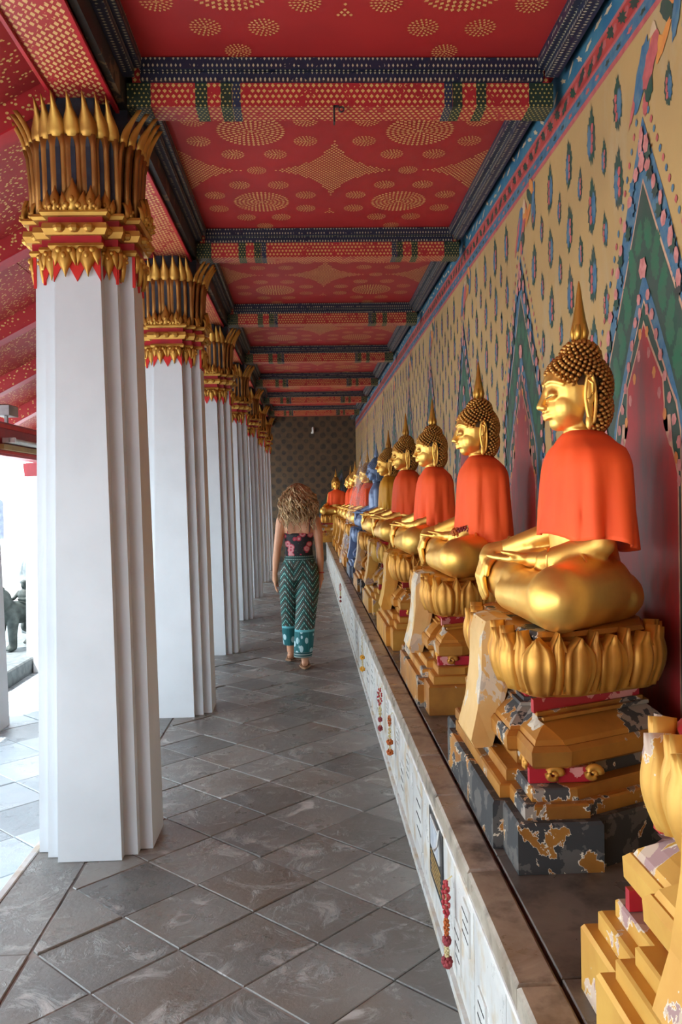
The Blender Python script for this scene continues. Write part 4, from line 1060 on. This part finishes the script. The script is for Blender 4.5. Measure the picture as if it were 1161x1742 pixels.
# hair: locks of wavy strands over a soft volume
hv = MB(); hv.ell((0, .0, 1.575), (.098, .105, .100), 20, 14); hv.ell((0, -.045, 1.48), (.115, .075, .11), 18, 12); hv.ell((0, -.055, 1.40), (.125, .055, .085), 18, 12)
g = random.Random(3)
for i in range(420):
    a = g.uniform(-math.pi, math.pi); el = g.uniform(.05, 1.45)
    if math.sin(a) > .55 and el < .8: continue
    st_ = Vector((.096*math.cos(el)*math.cos(a), .10*math.cos(el)*math.sin(a), 1.585+.092*math.sin(el)))
    out = Vector((math.cos(a), math.sin(a) if math.sin(a) < .3 else .3, 0)).normalized(); L = g.uniform(.18, .36); ph = g.uniform(0, 6.28); fr = g.uniform(14, 24); am = g.uniform(.008, .018); pts = []; rr = []
    spread = g.uniform(.35, 1.1); n = 15
    for k in range(n):
        t = k/(n-1); drop = L*(t**1.15); w_ = spread*.135*math.sin(min(1, t*1.25)*math.pi/2)
        wob = Vector((math.cos(ph+fr*t), math.sin(ph+fr*t), 0))*am*min(1, t*3)
        q = st_ + out*(.022*math.sin(t*math.pi)+w_*.55)+wob; q.z -= drop - .035*math.sin(t*math.pi)*math.cos(el)*0; q.y = min(q.y, .07); q.y -= .02*t
        if abs(q.x) > .185: q.x = math.copysign(.185, q.x)
        pts.append(q); rr.append(.0085*(1-.75*t)*min(1, .5+3*t)+.001)
    hv.tube(pts, rr, 5)
link('hair', hv.solid('hair', True), M['hair'], wm)
for x, y, up in FT:
    so = MB(); rg = []
    for z in (0., .014): rg.append([(x+(.045+.006*math.cos(2*a))*math.cos(a)*(1-.12*(math.sin(a) < 0)), y+.055+.135*math.sin(a), z+up*max(0, -math.sin(a))) for a in (2*math.pi*k/24 for k in range(24))])
    so.loft(rg); sn = link('sandal', so.solid('sandal'), M['sandal'], wm)
    link('sandal_strap', MB().tube([(x-.044, y+.06, .012), (x-.025, y+.10, .056), (x, y+.145, .045), (x+.025, y+.10, .056), (x+.044, y+.06, .012)], .006, 6).solid('sandal_strap', True), M['sandal'], sn)
br = [(.198+.027*math.cos(a), .033+.027*math.sin(a), .852) for a in (2*math.pi*k/16 for k in range(16))]
link('bracelet', MB().tube(br, .0045, 6, closed=True).solid('bracelet', True), M['bracelet'], wm)

# ------------------------------------------------------------------ courtyard: plinth, stone lion with rider, stone figure, white building
pln = tag(build('stone_plinth', MB().bbox(-4.4, -2.73, 5.4, 14, ZO-.02, .03, .012), M['stone_grey']), 'low grey stone plinth at the courtyard edge', 'plinth')
def V(*a): return a
li = MB(); li.capsule((-.20, 0, .36), (.20, 0, .39), .115, .125, 14); li.capsule((.20, 0, .42), (.30, 0, .52), .11, .10); li.ell((.34, 0, .56), (.095, .09, .09)); li.ell((.42, 0, .53), (.05, .06, .045)); li.ell((.28, 0, .52), (.10, .13, .13))
for s in (-1, 1):
    li.ell((.31, s*.075, .645), (.02, .025, .03)); li.chain([(.20, s*.085, .34), (.215, s*.09, .18), (.21, s*.09, .05)], [.068, .048, .042]); li.ell((.235, s*.09, .035), (.065, .050, .036))
    li.chain([(-.18, s*.08, .33), (-.13, s*.09, .20), (-.215, s*.09, .13), (-.20, s*.09, .05)], [.085, .060, .040, .040]); li.ell((-.175, s*.09, .035), (.065, .050, .036))
    for q in range(3): li.ell((.285, s*.09+.028*(q-1), .025), (.022, .014, .02), 8, 6); li.ell((-.125, s*.09+.028*(q-1), .025), (.022, .014, .02), 8, 6)
li.chain([(-.30, 0, .40), (-.36, 0, .52), (-.30, 0, .60)], [.035, .03, .02])
LR = math.atan2(-.88, -.47)
lion = thing('stone_lion', 'weathered stone lion carrying a rider, on the plinth beside the column', 'statue', (-3.02, 8.95, .03), None, LR); lion.scale = (1.0, .95, 1.0); link('body', remesh(li, 'body', .012, 4), M['stone_green'], lion)
rd = MB(); rd.loft([[(-.02+d*math.cos(a), w_*math.sin(a), z) for a in (2*math.pi*k/16 for k in range(16))] for z, w_, d in ((.42, .10, .09), (.50, .09, .075), (.58, .10, .07), (.635, .075, .05), (.655, .035, .035))])
rd.ell((-.015, 0, .705), (.045, .042, .055)); rd.ell((-.02, 0, .745), (.05, .05, .022))
for s in (-1, 1): rd.chain([(-.02, s*.10, .61), (.05, s*.13, .53), (.13, s*.06, .54)], [.03, .026, .022]); rd.chain([(0, s*.10, .44), (.07, s*.145, .34), (.02, s*.14, .22)], [.05, .04, .03])
link('rider', remesh(rd, 'rider', .01, 3), M['stone_green'], lion, (-.02, 0, .075), 0, (.8, .8, .82))
fg = MB(); fg.loft([[(d*math.cos(a)*(1+.05*math.sin(8*a)), w_*math.sin(a)*(1+.05*math.sin(8*a)), z) for a in (2*math.pi*k/24 for k in range(24))] for z, w_, d in ((.0, .17, .15), (.06, .17, .15), (.3, .15, .13), (.55, .13, .11), (.72, .16, .11), (.82, .15, .10), (.87, .06, .06))])
fg.ell((0, 0, .95), (.07, .065, .085)); fg.ell((0, 0, 1.03), (.05, .05, .05))
for s in (-1, 1): fg.chain([(0, s*.16, .80), (.04, s*.19, .62), (.13, s*.05, .60)], [.05, .045, .035])
fgr = thing('stone_guardian', 'grey stone standing figure half hidden by the nearest column', 'statue', (-3.22, 10.0, .03), None, -2.2); link('body', remesh(fg, 'body', .012, 3), M['stone_grey'], fgr)
bl = thing('temple_building', 'bright white temple building across the courtyard', 'building', (-12, 28, ZO))
link('wall', MB().box(-22, 8, 0, 8, 0, 7.2).solid('wall'), M['white_plain'], bl)
for z, o in ((2.72, .06), (2.85, .12), (.5, .08), (0., .14)): link('cornice', MB().box(-22, 8, -o, 0, z, z+.08).solid('cornice'), M['white_plain'], bl)
def archp(x, z, w_, h):
    pts = [(x-w_/2, z), (x+w_/2, z)] + [(x+w_/2*math.cos(a), z+h-w_/2+w_/2*math.sin(a)) for a in (math.pi*k/10 for k in range(11))]
    return MB().loft([[(p, -.10, q) for p, q in pts], [(p, .02, q) for p, q in pts]])
for x, z, w_, h in ((3.45, 1.55, .62, .78), (1.9, .5, .28, 1.3), (.5, 1.55, .62, .78)):
    wn = link('window', archp(x, z, w_, h).solid('window'), M['slate_dark'], bl); link('window_frame', archp(x, z-.06, w_+.16, h+.14).solid('window_frame'), M['white_plain'], wn, (0, .05, 0))

# ------------------------------------------------------------------ lamp, floodlight, hook, small wall light
lt = thing('tube_lamp', 'white fluorescent tube lamp fixed under the red porch beam', 'lamp', (-2.39, 7.4, 2.05))
link('housing', MB().bbox(-.02, .04, -.62, .62, -.02, .02, .004).solid('housing'), M['white_plain'], lt); link('tube', MB().tube([(.055, -.58, .0), (.055, .58, .0)], .016, 10).solid('tube', True), M['plaque_white'], lt)
for s in (-1, 1): link('tube_socket', MB().bbox(.03, .075, s*.60-.02, s*.60+.02, -.022, .022).solid('tube_socket'), M['white_plain'], lt)
link('wooden_batten', MB().box(-.02, .02, -.70, .62, -.075, -.035).solid('wooden_batten'), M['plaque_gold'], lt)
fl_ = thing('floodlight', 'grey metal floodlight above the porch beam', 'lamp', (-2.45, 7.0, 2.2))
link('housing', MB().bbox(-.06, .06, -.11, .11, .06, .15, .01).solid('housing'), M['steel'], fl_); link('bracket', MB().box(-.01, .01, -.02, .02, 0, .06).solid('bracket'), M['steel'], fl_)
hk = thing('iron_hook', 'small black iron hook under the nearest ceiling beam', 'hook', (.155, 3.80, 3.30)); link('plate', MB().box(-.004, .004, -.02, .02, -.075, -.003).box(-.004, .022, -.02, -.014, -.012, -.003).solid('plate'), M['black'], hk)
link('ring', MB().tube([(.032+.011*math.cos(a), -.02, -.022+.011*math.sin(a)) for a in (2*math.pi*k/12 for k in range(12))], .004, 6, closed=True).solid('ring', True), M['black'], hk)
wl = thing('wall_light', 'tiny white light fitting high on the dark end wall', 'lamp', (.15, YE, 3.18)); link('bulb', MB().capsule((.02, -.06, .03), (.02, -.06, -.06), .028, .028).solid('bulb', True), M['plaque_white'], wl); link('arm', MB().box(-.03, .03, -.05, 0, -.10, -.06).solid('arm'), M['plaque_white'], wl)
